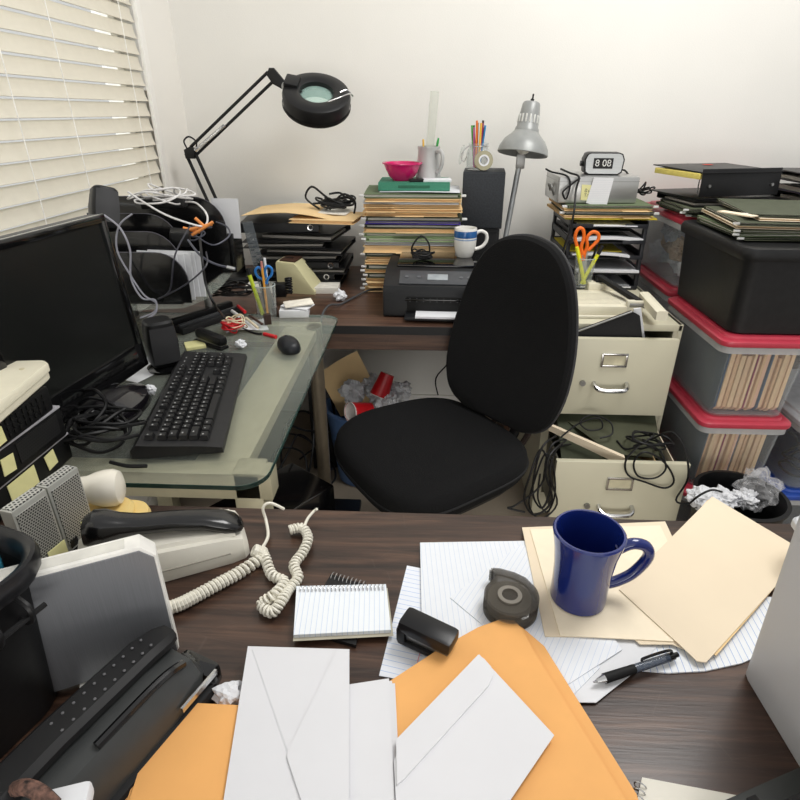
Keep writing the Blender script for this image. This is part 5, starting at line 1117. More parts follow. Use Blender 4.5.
# rear column
BX0, BX1, BY0, BY1 = .848, 1.22, 2.0, 2.43
storage_bin('clear red-lidded bin on the floor at the back by the wall', BX0, BX1, BY0, BY1, 0, .2495, REDLID)
storage_bin('clear red-lidded bin, second from the floor by the back wall', BX0, BX1, BY0, BY1, .2505, .5015, REDLID)
storage_bin('clear red-lidded bin, third from the floor by the back wall', BX0, BX1, BY0, BY1, .5025, .7565, REDLID)
storage_bin('clear red-lidded bin of clutter at the top of the back stack', BX0, BX1, BY0, BY1, .7575, 1.0, REDLID)
rnd = random.Random(8)
for i in range(7):
    S('plastic_bag', MB().crumple((BX0 + .085 + .03 * (i % 2), BY0 + .07 + .05 * i, .81 + .05 * ((i * 2) % 3)), .05, 20 + i, 1.0, 4), [mat('bag_white', (206, 212, 218), .4), mat('bag_grey', (150, 162, 176), .4), mat('bag_tan', (170, 140, 104), .5)][i % 3], '%s crumpled bag inside the top back bin, %s from the front' % (['white', 'grey', 'tan'][i % 3], ORD[i]), 'bag', 'bags inside the top back bin', flat=True)
for i in range(3):
    S('cable_bundle', MB().tube(tangle((BX0 + .10, BY0 + .1 + .12 * i, .51), .05, .05, .12, 4, 90 + i), .004, 6), WHC, 'pale cable coil inside the third back bin, %s from the front' % ORD[i], 'cable', 'cable coils in the back bin')
z = 1.0005; rnd = random.Random(23)
for i in range(3):
    lb = ['dark olive hanging folder, %s from bottom on the back bin lid' % ORD[i]][0]
    folder('hanging_folder', .33, .24, .009, OLIVE, lb, 'folder', (1.01 + rnd.uniform(-.01, .01), 2.12 + rnd.uniform(-.01, .01), z), R(3) + rnd.uniform(-.04, .04), 'folders under the big binder', hooks=True, seed=90 + i, sag=.2); z += .0094
zb2 = z
o = binder('black binder lying flat right under the big open binder', .29, .25, .02, (1.0, 2.16, zb2 + .0005), R(8), None, ring='back')
mb_ = T('ring_binder', 'big black ring binder with yellow pages and its spine facing forward on the back bins', 'binder', (.995, 2.19, zb2 + .022), R(15))
bw, bd_, bh = .30, .27, .085; t = .004
P('spine', MB().box((0, -bd_ / 2, bh / 2), (bw, t, bh), TR(rx=R(-4)), b=.001), BIND, mb_); P('bottom_cover', MB().box((0, 0, t / 2), (bw, bd_, t), b=.001), BIND, mb_)
P('top_cover', MB().box((-.0, 0, 0), (bw + .0, bd_ + .01, t), TR(0, 0, bh + .0, rx=R(1), ry=R(0)), b=.001), BIND, mb_)
P('pages', MB().box((-.006, .0, bh - .014), (bw - .004, bd_ - .03, .018), TR(rx=R(0)), b=.002), mat('yellow_pages', (226, 208, 112), .8, var=.06), mb_)
rr_ = MB()
for x in (-.1, 0, .1): rr_.tube([(x, -.1, .01), (x, -.115, .05), (x, -.09, .072), (x, -.06, .06), (x, -.06, .01)], .002, 6)
P('ring', rr_, CHROME, mb_)
for x in (-.12, .12): P('rivet', MB().cyl((x, -bd_ / 2 - .004, bh * .5), (x, -bd_ / 2 + .002, bh * .5), .005, n=14), STEEL, mb_)
S('sticky_flag', MB().box((0, 0, .0004), (.03, .02, .0008)), mat('flag_red', (220, 70, 50), .6), 'tiny red sticky flag on top of the big black binder', 'note', loc=(1.0, 2.27, zb2 + .022 + bh + .0046), rz=.1)
# right edge: a dark crate with binders on it
rc = T('storage_crate', 'black crate against the back wall at the right edge under stacked binders', 'crate', (1.43, 2.22, 0), 0)
P('crate_body', MB().loft([[(p[0], p[1], z) for p in rrect(.38 - s, .38 - s, .03, 4)] for s, z in ((.04, 0), (.0, 1.01))]), CRM, rc)
P('lid', MB().prism(rrect(.40, .40, .03, 4), 1.0105, 1.03, b=.004), CRM, rc)
z = 1.0305
for i, (h, m_, lb) in enumerate(((.03, BIND, 'black binder at the bottom of the stack at the right edge'), (.036, mat('navy_vinyl', (26, 34, 62), .4), 'navy blue binder in the middle of the stack at the right edge'), (.03, BIND, 'black binder on top of the stack at the right edge'))):
    binder(lb, .30, .25, h, (1.42 - .015 * i, 2.18, z), R(4 - 3 * i), 'binders at the right edge', ring='back' if i != 1 else 'front', m=m_); z += h + .0008
# blue-lidded bins at the far right
BLUELID = mat('blue_lid', (30, 66, 150), .3, coat=.2)
storage_bin('clear blue-lidded bin on the floor at the right edge', 1.12, 1.44, 1.52, 1.94, 0, .2495, BLUELID, 'blue-lidded bins at the right edge')
storage_bin('clear grey-lidded bin standing on the blue-lidded bin at the right edge', 1.12, 1.44, 1.52, 1.94, .2505, .50, mat('grey_lid', (170, 172, 176), .4), 'blue-lidded bins at the right edge')
cable('cable_bundle', tangle((1.2, 1.62, .262), .05, .05, .14, 4, 99), .004, RUBBER, 'black cable inside the grey-lidded bin at the right edge')
S('document_box', MB().box((0, 0, .05), (.12, .3, .1), b=.004), mat('navy_card', (40, 52, 92), .6), 'navy box inside the grey-lidded bin at the right edge', 'box', loc=(1.3, 1.74, .2555))

# ------------------------------------------------------------------ black wastebasket
bx_, by_ = .890, 1.355
wk = T('wastebasket', 'black wastebasket with crumpled paper in front of the clear bins', 'wastebasket', (bx_, by_, 0), 0)
P('basket', MB().lathe([(0, .002), (.085, .0), (.092, .006), (.114, .345), (.121, .348), (.122, .355), (.111, .357), (.110, .345), (.09, .01), (0, .008)], 44), BLACKP, wk)
for i, ((px, py), r, Y, nm) in enumerate((((700, 492), .045, 1.345, 'left'), ((722, 494), .05, 1.36, 'middle'), ((745, 494), .045, 1.37, 'right'), ((712, 508), .05, 1.30, 'front'))):
    p = atY(px, py + 5, Y); S('crumpled_paper', MB().crumple(p, r * .85, 30 + i, .85, 4), PAPER, 'crumpled white paper at the %s of the black wastebasket' % nm, 'paper', 'crumpled papers in the black wastebasket', flat=True)
p = atY(757, 490, 1.40)
S('plastic_bag', MB().crumple(p, .062, 44, 1.15, 4), glassy('bag_film', (226, 226, 228), .22, .12), 'clear crinkled plastic bag bulging out of the black wastebasket', 'bag', flat=True)
cable('power_cable', [atY(*p, Y) for p, Y in (((690, 503), 1.33), ((700, 495), 1.31), ((712, 490), 1.31), ((722, 492), 1.31))], .003, RUBBER, 'black cord with a red tip on the papers in the black wastebasket')

# ------------------------------------------------------------------ things on the floor under the glass desk
q = at(285, 480, .22)
tw_ = T('computer_tower', 'black computer tower with silver front edge under the glass desk', 'computer', (-.46, 1.26, 0), R(-38))
P('case', MB().box((0, 0, .17), (.19, .42, .34), b=.006), BLACKG, tw_)
P('front_trim', MB().box((0, -.212, .17), (.18, .006, .33), b=.002), STEEL, tw_)
P('side_trim', MB().box((.096, -.19, .17), (.004, .012, .33)), STEEL, tw_)
pb = S('flat_box', MB().box((0, 0, .19), (.10, .05, .38), b=.004), BLACKP, 'flat black box standing between the desk leg and the blue wastebasket', 'box', loc=(-.40, 1.99, 0), rz=.1)
fcb = [at(300, 440, .05), at(318, 430, .08), at(335, 432, .03), at(325, 415, .15), at(308, 425, .2), at(318, 450, .02), at(335, 455, .01)]
S('cable_bundle', MB().tube(tangle((-.47, 1.72, .005), .13, .2, .3, 7, 101), .004, 6).tube([(-.45, 1.62, .4), (-.42, 1.75, .3), (-.36, 1.9, .2), (-.5, 1.95, .05)], .004, 6), RUBBER, 'loose black cables hanging to the carpet under the glass desk', 'cable')
q = at(255, 396, .5)
S('paper_sheet', MB().box((0, 0, .0006), (.2, .28, .0012)), PAPER, 'white paper lying on the carpet below the glass desk', 'paper', loc=(-.72, 1.15, .0008), rz=.4)
# ------------------------------------------------------------------ foreground desk: papers
def sheet4(name, label, cat, px, z, m, th=.0009, group=None, lift=None):
    """flat sheet with the outline px (pixels measured on the desk top), its own x axis along the first edge"""
    w = [at(x, y, z) for x, y in px]; a = ang(w[0], w[1]); Mi = Matrix.Rotation(-a, 4, 'Z') @ Matrix.Translation(-w[0])
    pl_ = [(Mi @ p) for p in w]; b = MB(); n = len(pl_)
    top = [V((p.x, p.y, th + (lift[i] if lift else 0))) for i, p in enumerate(pl_)]
    b.loft([[V((p.x, p.y, p.z - th)) for p in top], top])
    return S(name, b, m, label, cat, group, loc=(w[0].x, w[0].y, z), rz=a)
LN1 = lined('faint_ruled', (226, 229, 234), (168, 186, 214), 0, .0068, None, lw=.09, fade=.55)
LN2 = lined('ruled_margin', (226, 230, 238), (140, 170, 216), 1, .0078, None, lw=.1, fade=.75)
LN3 = lined('pad_ruled', (230, 233, 236), (120, 150, 205), 0, .0078, None, lw=.1, fade=.8)
z = ZN + .0004
sheet4('lined_paper', 'lined paper sheet under the small black stapler', 'paper', ((407, 566), (530, 590), (505, 700), (379, 676)), z, LN2)
P('margin_line', MB().box((0, 0, 0), (.0008, .15, .0002), TR(.052, -.075, .0011)), mat('margin_red', (222, 120, 130), .7), bpy.data.objects['lined_paper'])
sheet4('lined_paper', 'lined pad page with blue rules under the pen cap end', 'paper', ((636, 671), (668, 674), (705, 672), (742, 664), (768, 652), (800, 600), (650, 590)), z, LN3, .002)
sheet4('paper_sheet', 'white paper sheet with its corner poking out beside the pen', 'paper', ((560, 560), (690, 605), (640, 668), (596, 703), (520, 702)), z + .0022, PAPER)
sheet4('lined_paper', 'large faintly lined sheet lying under the tape dispenser', 'paper', ((420, 543), (540, 541), (600, 668), (566, 703), (424, 716)), z + .0033, LN1)
sheet4('lined_paper', 'lined sheet turned diagonally beneath the manila folders', 'paper', ((520, 545), (560, 560), (622, 650), (560, 690), (450, 598)), z + .0044, LN1)
zf = z + .0056
def desk_folder(label, px, z, m, tab=None):
    o = sheet4('file_folder', label, 'folder', px, z, m, .0012, 'manila folders on the foreground desk')
    w = [at(x, y, z) for x, y in px]; return o
desk_folder('manila folder lying under the blue mug', ((522, 528), (665, 522), (720, 640), (690, 652), (672, 645), (640, 645), (632, 638), (545, 637)), zf, MANILA2)
desk_folder('inner leaf of the manila folder under the blue mug', ((530, 530), (660, 526), (712, 636), (672, 642), (560, 636)), zf + .0014, mat('manila_inner', (240, 226, 200), .75, var=.03))
ob = desk_folder('big manila folder turned askew at the right, overhanging the desk edge', ((712, 497), (806, 553), (706, 663), (697, 662), (690, 655), (619, 590)), zf + .0030, MANILA2)
ob2 = sheet4('file_folder', 'lower leaf of the askew manila folder at the right', 'folder', ((708, 500), (802, 556), (716, 656), (625, 592)), zf + .0018, MANILA, .0009)
ZF = zf + .0028
# mug, pen, tape
q = at(582, 617, ZF); 
mug('tall flared cobalt blue mug standing on a manila folder', (q.x + .002, q.y + .034, ZF), R(4), .0435, .108, mat('cobalt_glaze', (20, 36, 104), .12, var=.08, scale=6, coat=.5), flare=1, hsz=1.15)
a, b = at(594, 682, ZN + .011), at(676, 655, ZN + .011)
pn = T('ballpoint_pen', 'black retractable ballpoint pen lying on the papers below the folders', 'pen', (a + b) / 2 - V((0, 0, .0045)), 0)
d = b - a; 
P('grip', MB().cyl(a + d * .12, a + d * .48, .0056, .005, 14), mat('grip_rubber', (16, 16, 17), .7), pn, world=True)
P('barrel', MB().cyl(a + d * .48, a + d * .9, .0049, n=14), glassy('smoked_barrel', (70, 80, 96), .7, .1), pn, world=True)
P('tip', MB().cyl(a + d * .12, a + d * .03, .005, .0022, 14).cyl(a + d * .03, a - d * .01, .0014, .0008, 8), CHROME, pn, world=True)
P('clip', MB().tube([a + d * .93 + V((0, 0, .003)), a + d * .9 + V((0, .002, .0095)), a + d * .6 + V((0, .003, .0085)), a + d * .57 + V((0, .003, .0055))], .0016, 6), BLACKG, pn, world=True)
P('button', MB().cyl(a + d * .9, a + d * .97, .005, .0044, 14).cyl(a + d * .97, a + d * 1.02, .003, n=10), BLACKG, pn, world=True)
SMOKE = glassy('smoked_plastic', (86, 80, 72), .38, .08)
tz = z + .0060; c = at(509, 602, tz + .012); 
tdp = T('tape_dispenser', 'smoky grey hand-held tape dispenser lying on the lined paper', 'dispenser', (c.x, c.y, tz), R(-4))
ring = [(.034 * math.cos(k * 2 * math.pi / 40), .034 * math.sin(k * 2 * math.pi / 40)) for k in range(40)]
bodyp = []
for k in range(21): a_ = R(-170 + 280 * k / 20); bodyp.append((.036 * math.cos(a_), .036 * math.sin(a_)))
shell = MB()
def shellring(r0, z0, z1): pass
outl = [(-.036, -.004)] + [(.036 * math.cos(R(a_)), .036 * math.sin(R(a_))) for a_ in range(190, 420, 10)] + [(.030, .040), (.044, .046), (.048, .036), (.058, .04), (.05, .058), (.024, .058), (-.012, .046), (-.034, .022)]
outl = [((.031 + .006 * (a_ - 140) / 240) * math.cos(R(a_)), (.031 + .006 * (a_ - 140) / 240) * math.sin(R(a_))) for a_ in range(140, 396, 8)] + [(.022, .033), (.008, .041), (-.010, .046), (-.019, .046), (-.022, .040), (-.014, .033)]
shell.prism(outl, 0, .0016); shell.prism(outl, .0224, .024)
wl = [(p[0], p[1]) for p in outl]; wi = [(p[0] * .95, p[1] * .95) for p in outl]
shell.loft([[(p[0], p[1], .0016) for p in wl], [(p[0], p[1], .0224) for p in wl], [(p[0], p[1], .0224) for p in wi], [(p[0], p[1], .0016) for p in wi]], caps=False)
P('shell', shell, SMOKE, tdp)
P('tape', MB().lathe([(.0155, .003), (.027, .003), (.027, .021), (.0155, .021), (.0155, .003)], 40), glassy('tape_film2', (176, 170, 152), .6, .25), tdp)
P('core', MB().lathe([(.010, .0005), (.0152, .0005), (.0152, .0252), (.010, .0252), (.010, .0005)], 30), mat('core_grey', (120, 114, 104), .5), tdp)
P('hub', MB().lathe([(0, .0010), (.0095, .0010), (.0095, .018), (.006, .018), (.0, .016)], 24), BLACKP, tdp)
tb = MB(); tb.box((-.0205, .0435, .012), (.003, .008, .02), TR(rz=0))
for k in range(6): tb.box((-.0225, .0445, .004 + .0032 * k), (.003, .0016, .0016))
P('cutter', tb, STEEL, tdp)
# notepads
sp_m = mat('spiral_wire', (196, 196, 196), .25, .9)
def spiral(p0, p1, z, n, r, parent):
    m_ = MB()
    for k in range(n):
        c = p0.lerp(p1, (k + .5) / n); d = (p1 - p0).normalized(); nrm = V((-d.y, d.x, 0))
        m_.tube([V((c.x, c.y, z)) + nrm * (r * 1.2 * math.cos(t_)) + V((0, 0, r * (math.sin(t_)))) for t_ in [R(a_) for a_ in range(0, 360, 45)]], .0007, 5, closed=True, sub=2)
    P('spiral', m_, sp_m, parent, world=True)
o = sheet4('spiral_notebook', 'small black spiral notebook turned askew under the white notepad', 'notebook', ((331, 577), (368, 588), (356, 648), (298, 632)), ZN + .0006, BLACKP, .005)
spiral(at(331, 578, ZN), at(366, 588, ZN), ZN + .004, 9, .005, o)
npx = ((297, 590), (386, 588), (391, 634), (294, 639))
o = sheet4('spiral_notepad', 'white lined spiral notepad lying on the walnut desk', 'notepad', npx, ZN + .0062, lined('notepad_lines', (232, 236, 240), (150, 176, 214), 0, .0064, None, lw=.1, fade=.6), .007)
spiral(at(299, 590, ZN + .012), at(385, 588.4, ZN + .012), ZN + .0125, 22, .0042, o)
P('backing_card', MB().loft([[at(x + dx, y + dy, ZN + .0062) for (x, y), dx, dy in zip(npx, (-.5, 1.5, 2.5, -1), (0, 0, 2, 2.2))], [at(x + dx, y + dy, ZN + .0082) for (x, y), dx, dy in zip(npx, (-.5, 1.5, 2.5, -1), (0, 0, 2, 2.2))]]), mat('card_grey', (176, 170, 152), .8), o, world=True)
# mini stapler
a, b = at(405, 626, ZN + .028), at(450, 646, ZN + .028)
ms_ = T('stapler', 'small black mini stapler lying on the lined paper', 'stapler', ((a.x + b.x) / 2, (a.y + b.y) / 2 + .004, z + .0062), ang(a, b))
P('base', MB().box((0, 0, .004), (.066, .028, .008), b=.003), BLACKP, ms_)
P('magazine', MB().box((.002, 0, .014), (.058, .02, .012), b=.001), STEEL, ms_)
P('arm', MB().box((0, 0, .0265), (.068, .030, .018), TR(ry=R(3)), b=.006), mat('stapler_black', (20, 20, 22), .3, var=.1), ms_)
P('rear_hinge', MB().box((-.028, 0, .015), (.012, .03, .024), b=.004), BLACKP, ms_)
# envelopes
ze = ZN + .0010
sheet4('paper_sheet', 'white papers peeking out left of the orange envelopes', 'paper', ((136, 732), (240, 732), (240, 840), (104, 840)), ze, PAPER, .004)
for i in range(5):
    dx = [-14, -10, -6, -3, 0][i]
    sheet4('kraft_envelope', 'orange kraft envelope in the left stack, %s from top' % ORD[4 - i] if i < 4 else 'orange kraft envelope on top of the left stack', 'envelope', ((161 + dx * .35, 703 + (4 - i) * 1.2), (262, 708), (262, 840), (118 + dx, 840)), ze + .0044 + i * .0032, ORANGE, .0028, 'orange envelopes in the left stack')
for i in range(2):
    s = 1 - i
    sheet4('kraft_envelope', ['orange kraft envelope underneath the big one at right, only its edge showing', 'big orange kraft envelope lying under the flapped white envelope'][i], 'envelope',
           ((388 + 4 * s, 684 - 2 * s), (440, 650), (478, 630 - s), (500, 621), (514, 622), (523, 632 - 2 * s), (532 + 12 * s, 650 - 2 * s), (622 + 14 * s, 796), (652, 850), (396, 850)), ze + .008 + i * .0056, ORANGE, .003, None)
WENV = mat('white_envelope', (214, 214, 217), .75, var=.02, scale=10)
for i in range(3):
    sheet4('envelope', 'white envelope in the middle fan, %s from top' % ORD[2 - i] if i < 2 else 'white envelope on top of the middle fan between the two flapped ones', 'envelope', ((330, 690), (350, 685), (389 + 3 * (2 - i), 679 + 2.5 * (2 - i)), (397 + 3 * (2 - i), 850), (330, 850)), ze + .0172 + i * .0016, WENV, .0012, 'white envelopes in the middle fan')
ZE = ze + .0225
e1 = sheet4('envelope', 'long white envelope at left with a pointed flap, over the orange stack', 'envelope', ((248, 647), (349.5, 650), (349, 850), (216, 850)), ZE, WENV, .0014)
def onsheet(o, name, px, z, m, th=.0006):
    pts = [at(x, y, z) for x, y in px]; P(name, MB().loft([[p for p in pts], [p + V((0, 0, th)) for p in pts]]), m, o, world=True)
SEAM_SHADE = mat('envelope_seam_shade', (204, 205, 208), .75, var=.02)
onsheet(e1, 'flap', ((337, 651), (349, 651), (349, 850), (318, 850), (301, 800), (289, 764), (287, 757), (289, 750)), ZE + .0015, WENV, .0022)
onsheet(e1, 'seam', ((252, 650), (253, 650), (288, 750), (287, 752)), ZE + .00145, SEAM_SHADE, .0003)  # thin strip whose greyer tone paints the faint shade line of the fold
e2 = sheet4('envelope', 'white envelope with a straight flap lying diagonally on the orange envelope', 'envelope', ((394, 760), (479, 655), (554, 736), (470, 860), (398, 850)), ze + .0172 + .006, WENV, .0014)
onsheet(e2, 'flap', ((396, 741), (478, 656), (484, 660), (491, 668), (493, 676), (489, 686), (404, 780), (397, 786)), ze + .0172 + .0075, WENV, .0022)
S('crumpled_tissue', MB().crumple((0, 0, .012), .018, 13, .8), PAPER, 'crumpled tissue peeking out behind the left orange envelopes', 'paper', loc=(at(230, 702, ZN).x, at(230, 702, ZN).y, ZN), flat=True)

# ------------------------------------------------------------------ telephone with coiled cord
zp = ZN + .0006
a, b = at(150, 584, ZN), at(254, 556, ZN)
pa = ang(a, b)
ph_ = T('telephone', 'beige corded desk telephone with a black handset', 'telephone', ((a.x + b.x) / 2 - .035, (a.y + b.y) / 2 + .030, zp), pa)
ph_.scale = (.88, .9, .86); ph_.location.x -= .020; ph_.location.y -= .014
PHB = mat('phone_beige', (214, 210, 198), .4, var=.02)
Lp = .245
pb_ = MB(); pb_.loft([[(x, y * k, z_) for y, z_ in ((-.048, 0), (-.05, h * .5), (-.042, h), (.042, h * 1.05), (.05, h * .5), (.048, 0))] for x, k, h in ((-Lp / 2, .9, .050), (-Lp / 2 + .02, 1, .058), (0, 1, .052), (Lp / 2 - .03, .98, .044), (Lp / 2 - .008, .9, .036), (Lp / 2, .7, .022))])
P('body', pb_, PHB, ph_)
P('side_groove', MB().tube([(-Lp / 2 + .02, -.0505, .026), (0, -.0502, .024), (Lp / 2 - .03, -.048, .022)], .0016, 6), mat('groove', (150, 146, 134), .6), ph_)
P('cradle', MB().loft([[(x, y, z_ + h) for y, z_ in ((-.034, 0), (-.03, .008), (.03, .008), (.034, 0))] for x, h in ((-.1, .056), (0, .05), (.105, .042))]), PHB, ph_)
hs_ = MB(); ringp = lambda x, w, z0, z1: [(x, w * math.copysign(abs(math.cos(k * math.pi / 10)) ** .75, math.cos(k * math.pi / 10)), (z0 + z1) / 2 + (z1 - z0) / 2 * math.copysign(abs(math.sin(k * math.pi / 10)) ** .8, math.sin(k * math.pi / 10))) for k in range(20)]
hs_.loft([ringp(*r) for r in ((-.130, .006, .066, .082), (-.126, .020, .058, .098), (-.112, .027, .052, .108), (-.096, .027, .054, .107), (-.076, .021, .064, .099), (-.05, .019, .067, .093), (0, .019, .066, .091), (.045, .020, .060, .086), (.075, .024, .050, .079), (.092, .022, .048, .070), (.101, .014, .048, .062), (.105, .004, .050, .055))])
hs_.bm.transform(TR(.014, .0, -.002, rz=R(-7), ry=R(3.5)))
P('handset', hs_, mat('handset_black', (17, 17, 18), .22, var=.1, coat=.2), ph_)
COILM = mat('phone_cord', (226, 222, 208), .45, var=.03)
Zc = ZN + .0095
S('coiled_cable', MB().tube(coil([at(254, 550, Zc + .01), at(262, 556, Zc), at(240, 572, Zc), at(218, 584, Zc), at(196, 596, Zc), at(178, 605, Zc), at(160, 610, Zc)], .0068, 34, .003, 9), .0026, 6, sub=1), COILM, 'coiled cream cord running from the telephone toward the grey drive', 'cord')
S('coiled_cable', MB().tube(coil([at(290, 530, Zc), at(302, 528, Zc), at(308, 538, Zc), at(303, 552, Zc), at(294, 565, Zc), at(298, 578, Zc), at(288, 590, Zc), at(282, 600, Zc + .006), at(272, 612, Zc), at(262, 604, Zc), at(275, 594, Zc + .010), at(284, 582, Zc), at(272, 575, Zc), at(266, 560, Zc), at(262, 550, Zc)], .0058, 62, .003, 9), .0022, 6, sub=1)
  .tube([at(304, 527, Zc), at(308, 518, ZN + .012), at(314, 511, ZN + .012), at(317, 509, ZN + .016)], .0022, 6)
  .tube([at(262, 548, Zc), at(268, 536, ZN + .006), at(266, 520, ZN + .012), at(263, 508, ZN + .03), at(270, 503, ZN + .035), at(284, 509, ZN + .02)], .0024, 6), COILM, 'knotted coil of cream telephone cord lying left of the notepad', 'cord')

# ------------------------------------------------------------------ grey drive, modem, handset, router stack
a = at(181, 655, ZN + .004); hd_ = atY(152, 544, a.y).z - ZN
ad = R(27); Ld = .15
dv = T('external_drive', 'grey brushed metal external drive standing on edge with a white frame', 'drive', (a.x, a.y, ZN + .0006), ad)
DRV = mat('drive_grey', (128, 130, 134), .38, .35, var=.08, scale=14, sx=(90, 1, 1)); WHF = mat('drive_white', (226, 224, 218), .4)
ch_ = .016; prof = [(-Ld, .010), (-.004, .010), (0, .014), (0, hd_ - ch_), (-ch_ * .8, hd_), (-Ld, hd_)]
MRd = Matrix(((1, 0, 0, 0), (0, 0, -1, 0), (0, 1, 0, 0), (0, 0, 0, 1)))
P('frame', MB().prism(prof, -.024, .0, MRd, b=.003), WHF, dv)
P('side_panel', MB().prism([(-Ld + .002, .012), (-.004, .012), (-.0025, .015), (-.0025, hd_ - ch_ - .001), (-ch_ * .8 - .002, hd_ - .004), (-Ld + .002, hd_ - .004)], -.0, .0016, MRd), DRV, dv)
P('top_groove', MB().box((-Ld / 2 - .01, .012, hd_ - .0002), (Ld - .035, .015, .001)).box((0, 0, 0), (.0001, .0001, .0001), TR(-.05, .02, hd_)), mat('drive_top', (206, 204, 196), .25), dv)
P('foot', MB().box((-.08, -.005, .005), (.05, .06, .010), b=.003), WHF, dv)
t1, t2 = at(76, 466, ZN + .135), at(20, 505, ZN + .135)
am_ = ang(t2, t1); Lm = .135
md = T('modem', 'silver perforated metal modem standing on the desk behind the grey drive', 'modem', (t1.x + .004, t1.y, ZN + .0006), am_)
PFM = perf('perforated_silver', (168, 168, 162), (30, 30, 30), (250, 290), .4, .4, (0, 2), .33)
PFT = perf('perforated_top', (190, 190, 184), (40, 40, 40), (190, 190), .4, .4, (0, 1), .32)
for i, x in enumerate((-.028, -.082)):
    P('shell', MB().box((x, .010, .0675), (.053, .020, .135), b=.003), STEEL if False else mat('modem_silver', (172, 172, 166), .4, .4, var=.04), md)
    P('perforated_panel', MB().box((x, -.0006, .082), (.045, .0012, .09)), PFM, md); P('perforated_top', MB().box((x, .010, .1356), (.046, .015, .0012)), PFT, md)
P('port', MB().box((-.042, -.001, .02), (.012, .002, .012)).box((-.042, -.001, .036), (.012, .002, .012)), BLACKG, md)
S('sticky_note', MB().box((0, 0, .022), (.022, .001, .045)), STICKY, 'yellow sticky note on the right half of the silver modem', 'note', loc=Matrix.Translation(md.location) @ Matrix.Rotation(am_, 4, 'Z') @ V((-.014, -.0022, .012)), rz=am_)
S('sticky_note', MB().box((0, 0, .02), (.028, .001, .04)), STICKY, 'yellow sticky note on the left half of the silver modem', 'note', loc=Matrix.Translation(md.location) @ Matrix.Rotation(am_, 4, 'Z') @ V((-.07, -.0022, .012)), rz=am_)
# yellow phone base and white handset piece
q = at(124, 541, ZN)
yb = T('desk_bell', 'yellow rounded plastic base under the white handset', 'telephone base', (q.x - .022, q.y + .018, ZN + .0006), R(10))
YEL = mat('old_yellow', (226, 198, 128), .4, var=.03)
pr_ = sq(.108, .085, 48, 2.6)
P('lower_shell', MB().loft([[(p[0] * k, p[1] * k, z_) for p in pr_] for k, z_ in ((.96, 0), (1, .006), (1, .022), (.95, .03), (.4, .031))]), YEL, yb)
P('upper_shell', MB().loft([[(p[0] * k - .012, p[1] * k, z_) for p in pr_] for k, z_ in ((.84, .0305), (.84, .038), (.76, .044), (.3, .046))]), YEL, yb)
wz = ZN + .058
hp2 = at(100, 492, wz + .03)
wh = MB(); cxs = ((-.10, .020, .026), (-.05, .021, .027), (-.026, .022, .028), (-.012, .030, .033), (.004, .034, .036), (.022, .034, .036), (.034, .028, .032), (.040, .016, .02))
wh.loft([[(x * (.66 if x > 0 else .8), .78 * ry * math.cos(k * math.pi / 14), .028 + .78 * rz_ * math.sin(k * math.pi / 14)) for k in range(28)] for x, ry, rz_ in cxs])
S('telephone_handset', wh, mat('handset_white', (226, 220, 206), .25, var=.02, coat=.3), 'white rounded handset end resting on the yellow base', 'handset', loc=(yb.location.x - .004, yb.location.y + .008, ZN + .0475), rz=R(12))
# stack of network boxes
rx1, ry1 = -.603, .862
D0 = .27
def netbox(name, label, x1, y1, z0, h, w, d, m, rz=0.0, b=.004):
    o = T(name, label, 'router', (x1, y1, z0), rz); P('case', MB().box((-w / 2, -d / 2, h / 2), (w, d, h), b=b), m, o); return o
zz_ = ZG + .001
n1 = netbox('network_switch', 'black network box at the bottom of the router stack, with three sticky notes', rx1 - .036, ry1, zz_, .048, .22, D0, BLACKP, R(-3)); zz_ += .0486
n1b = P('silver_edge', MB().box((-.11, -D0 / 2, .0485), (.224, D0 + .004, .0035), b=.001), mat('silver_plastic', (190, 188, 194), .3, .3), n1)
zz_ += .0026
n2 = netbox('network_router', 'black perforated router, second from the bottom of the router stack', rx1 - .03, ry1 - .006, zz_, .054, .22, D0, BLACKP, R(-3))
P('vent_panel', MB().box((.0006, -.065, .03), (.0014, .10, .036)), perf('router_vents', (24, 24, 25), (4, 4, 4), (200, 200), .5, 0, (1, 2), .3), n2)
P('silver_edge', MB().box((-.11, -D0 / 2, .0555), (.222, D0, .004), b=.001), mat('silver_plastic', (190, 188, 194), .3, .3), n2); zz_ += .0582
n3 = netbox('network_router', 'black slotted router directly under the cream router', rx1 - .03, ry1 - .02, zz_, .044, .21, D0, BLACKP, R(-1))
gv = MB()
for i in range(14):
    for j in range(3): gv.box((.0008, -.02 - i * .0125, .011 + j * .011), (.0016, .0055 if i % 4 else .002, .007))
P('vent_slots', gv, mat('slot_dark', (5, 5, 5), .7), n3); zz_ += .0446
n4 = T('network_router', 'cream wireless router with rounded corners on top of the router stack', 'router', (rx1 - .145, ry1 - .125, zz_), R(7))
hB = .030
pr_ = rrect(.25, .26, .02, 5)
P('case', MB().loft([[(p[0] * k, p[1] * k, z_) for p in pr_] for k, z_ in ((.96, 0), (.98, .003), (.98, hB * .5), (1, hB * .52), (1, hB - .004), (.985, hB), (.3, hB + .001))]), CREAM, n4)
P('emblem', MB().lathe([(0, .0), (.026, 0), (.025, .003), (.018, .005), (0, .0055)], 32, TR(.0, -.0, hB + .0005) @ Matrix.Diagonal((1.5, .8, 1, 1))), mat('emblem_cream', (204, 196, 166), .35), n4)
P('power_button', MB().cyl((.095, .09, hB), (.095, .09, hB + .0015), .004, n=14), mat('emblem_cream', (204, 196, 166), .35), n4)
def side_note(label, root, y, zc, w, h, rz=0):
    p = root.matrix_basis @ V((.0012, y, zc)); S('sticky_note', MB().box((0, 0, 0), (.0012, w, h), TR(rx=rz)), STICKY, label, 'note', loc=p + V((.0005, 0, 0)), rz=root.rotation_euler.z)
side_note('small yellow sticky note near the far end of the lowest network box', n1, -.055, .028, .024, .028, .1)
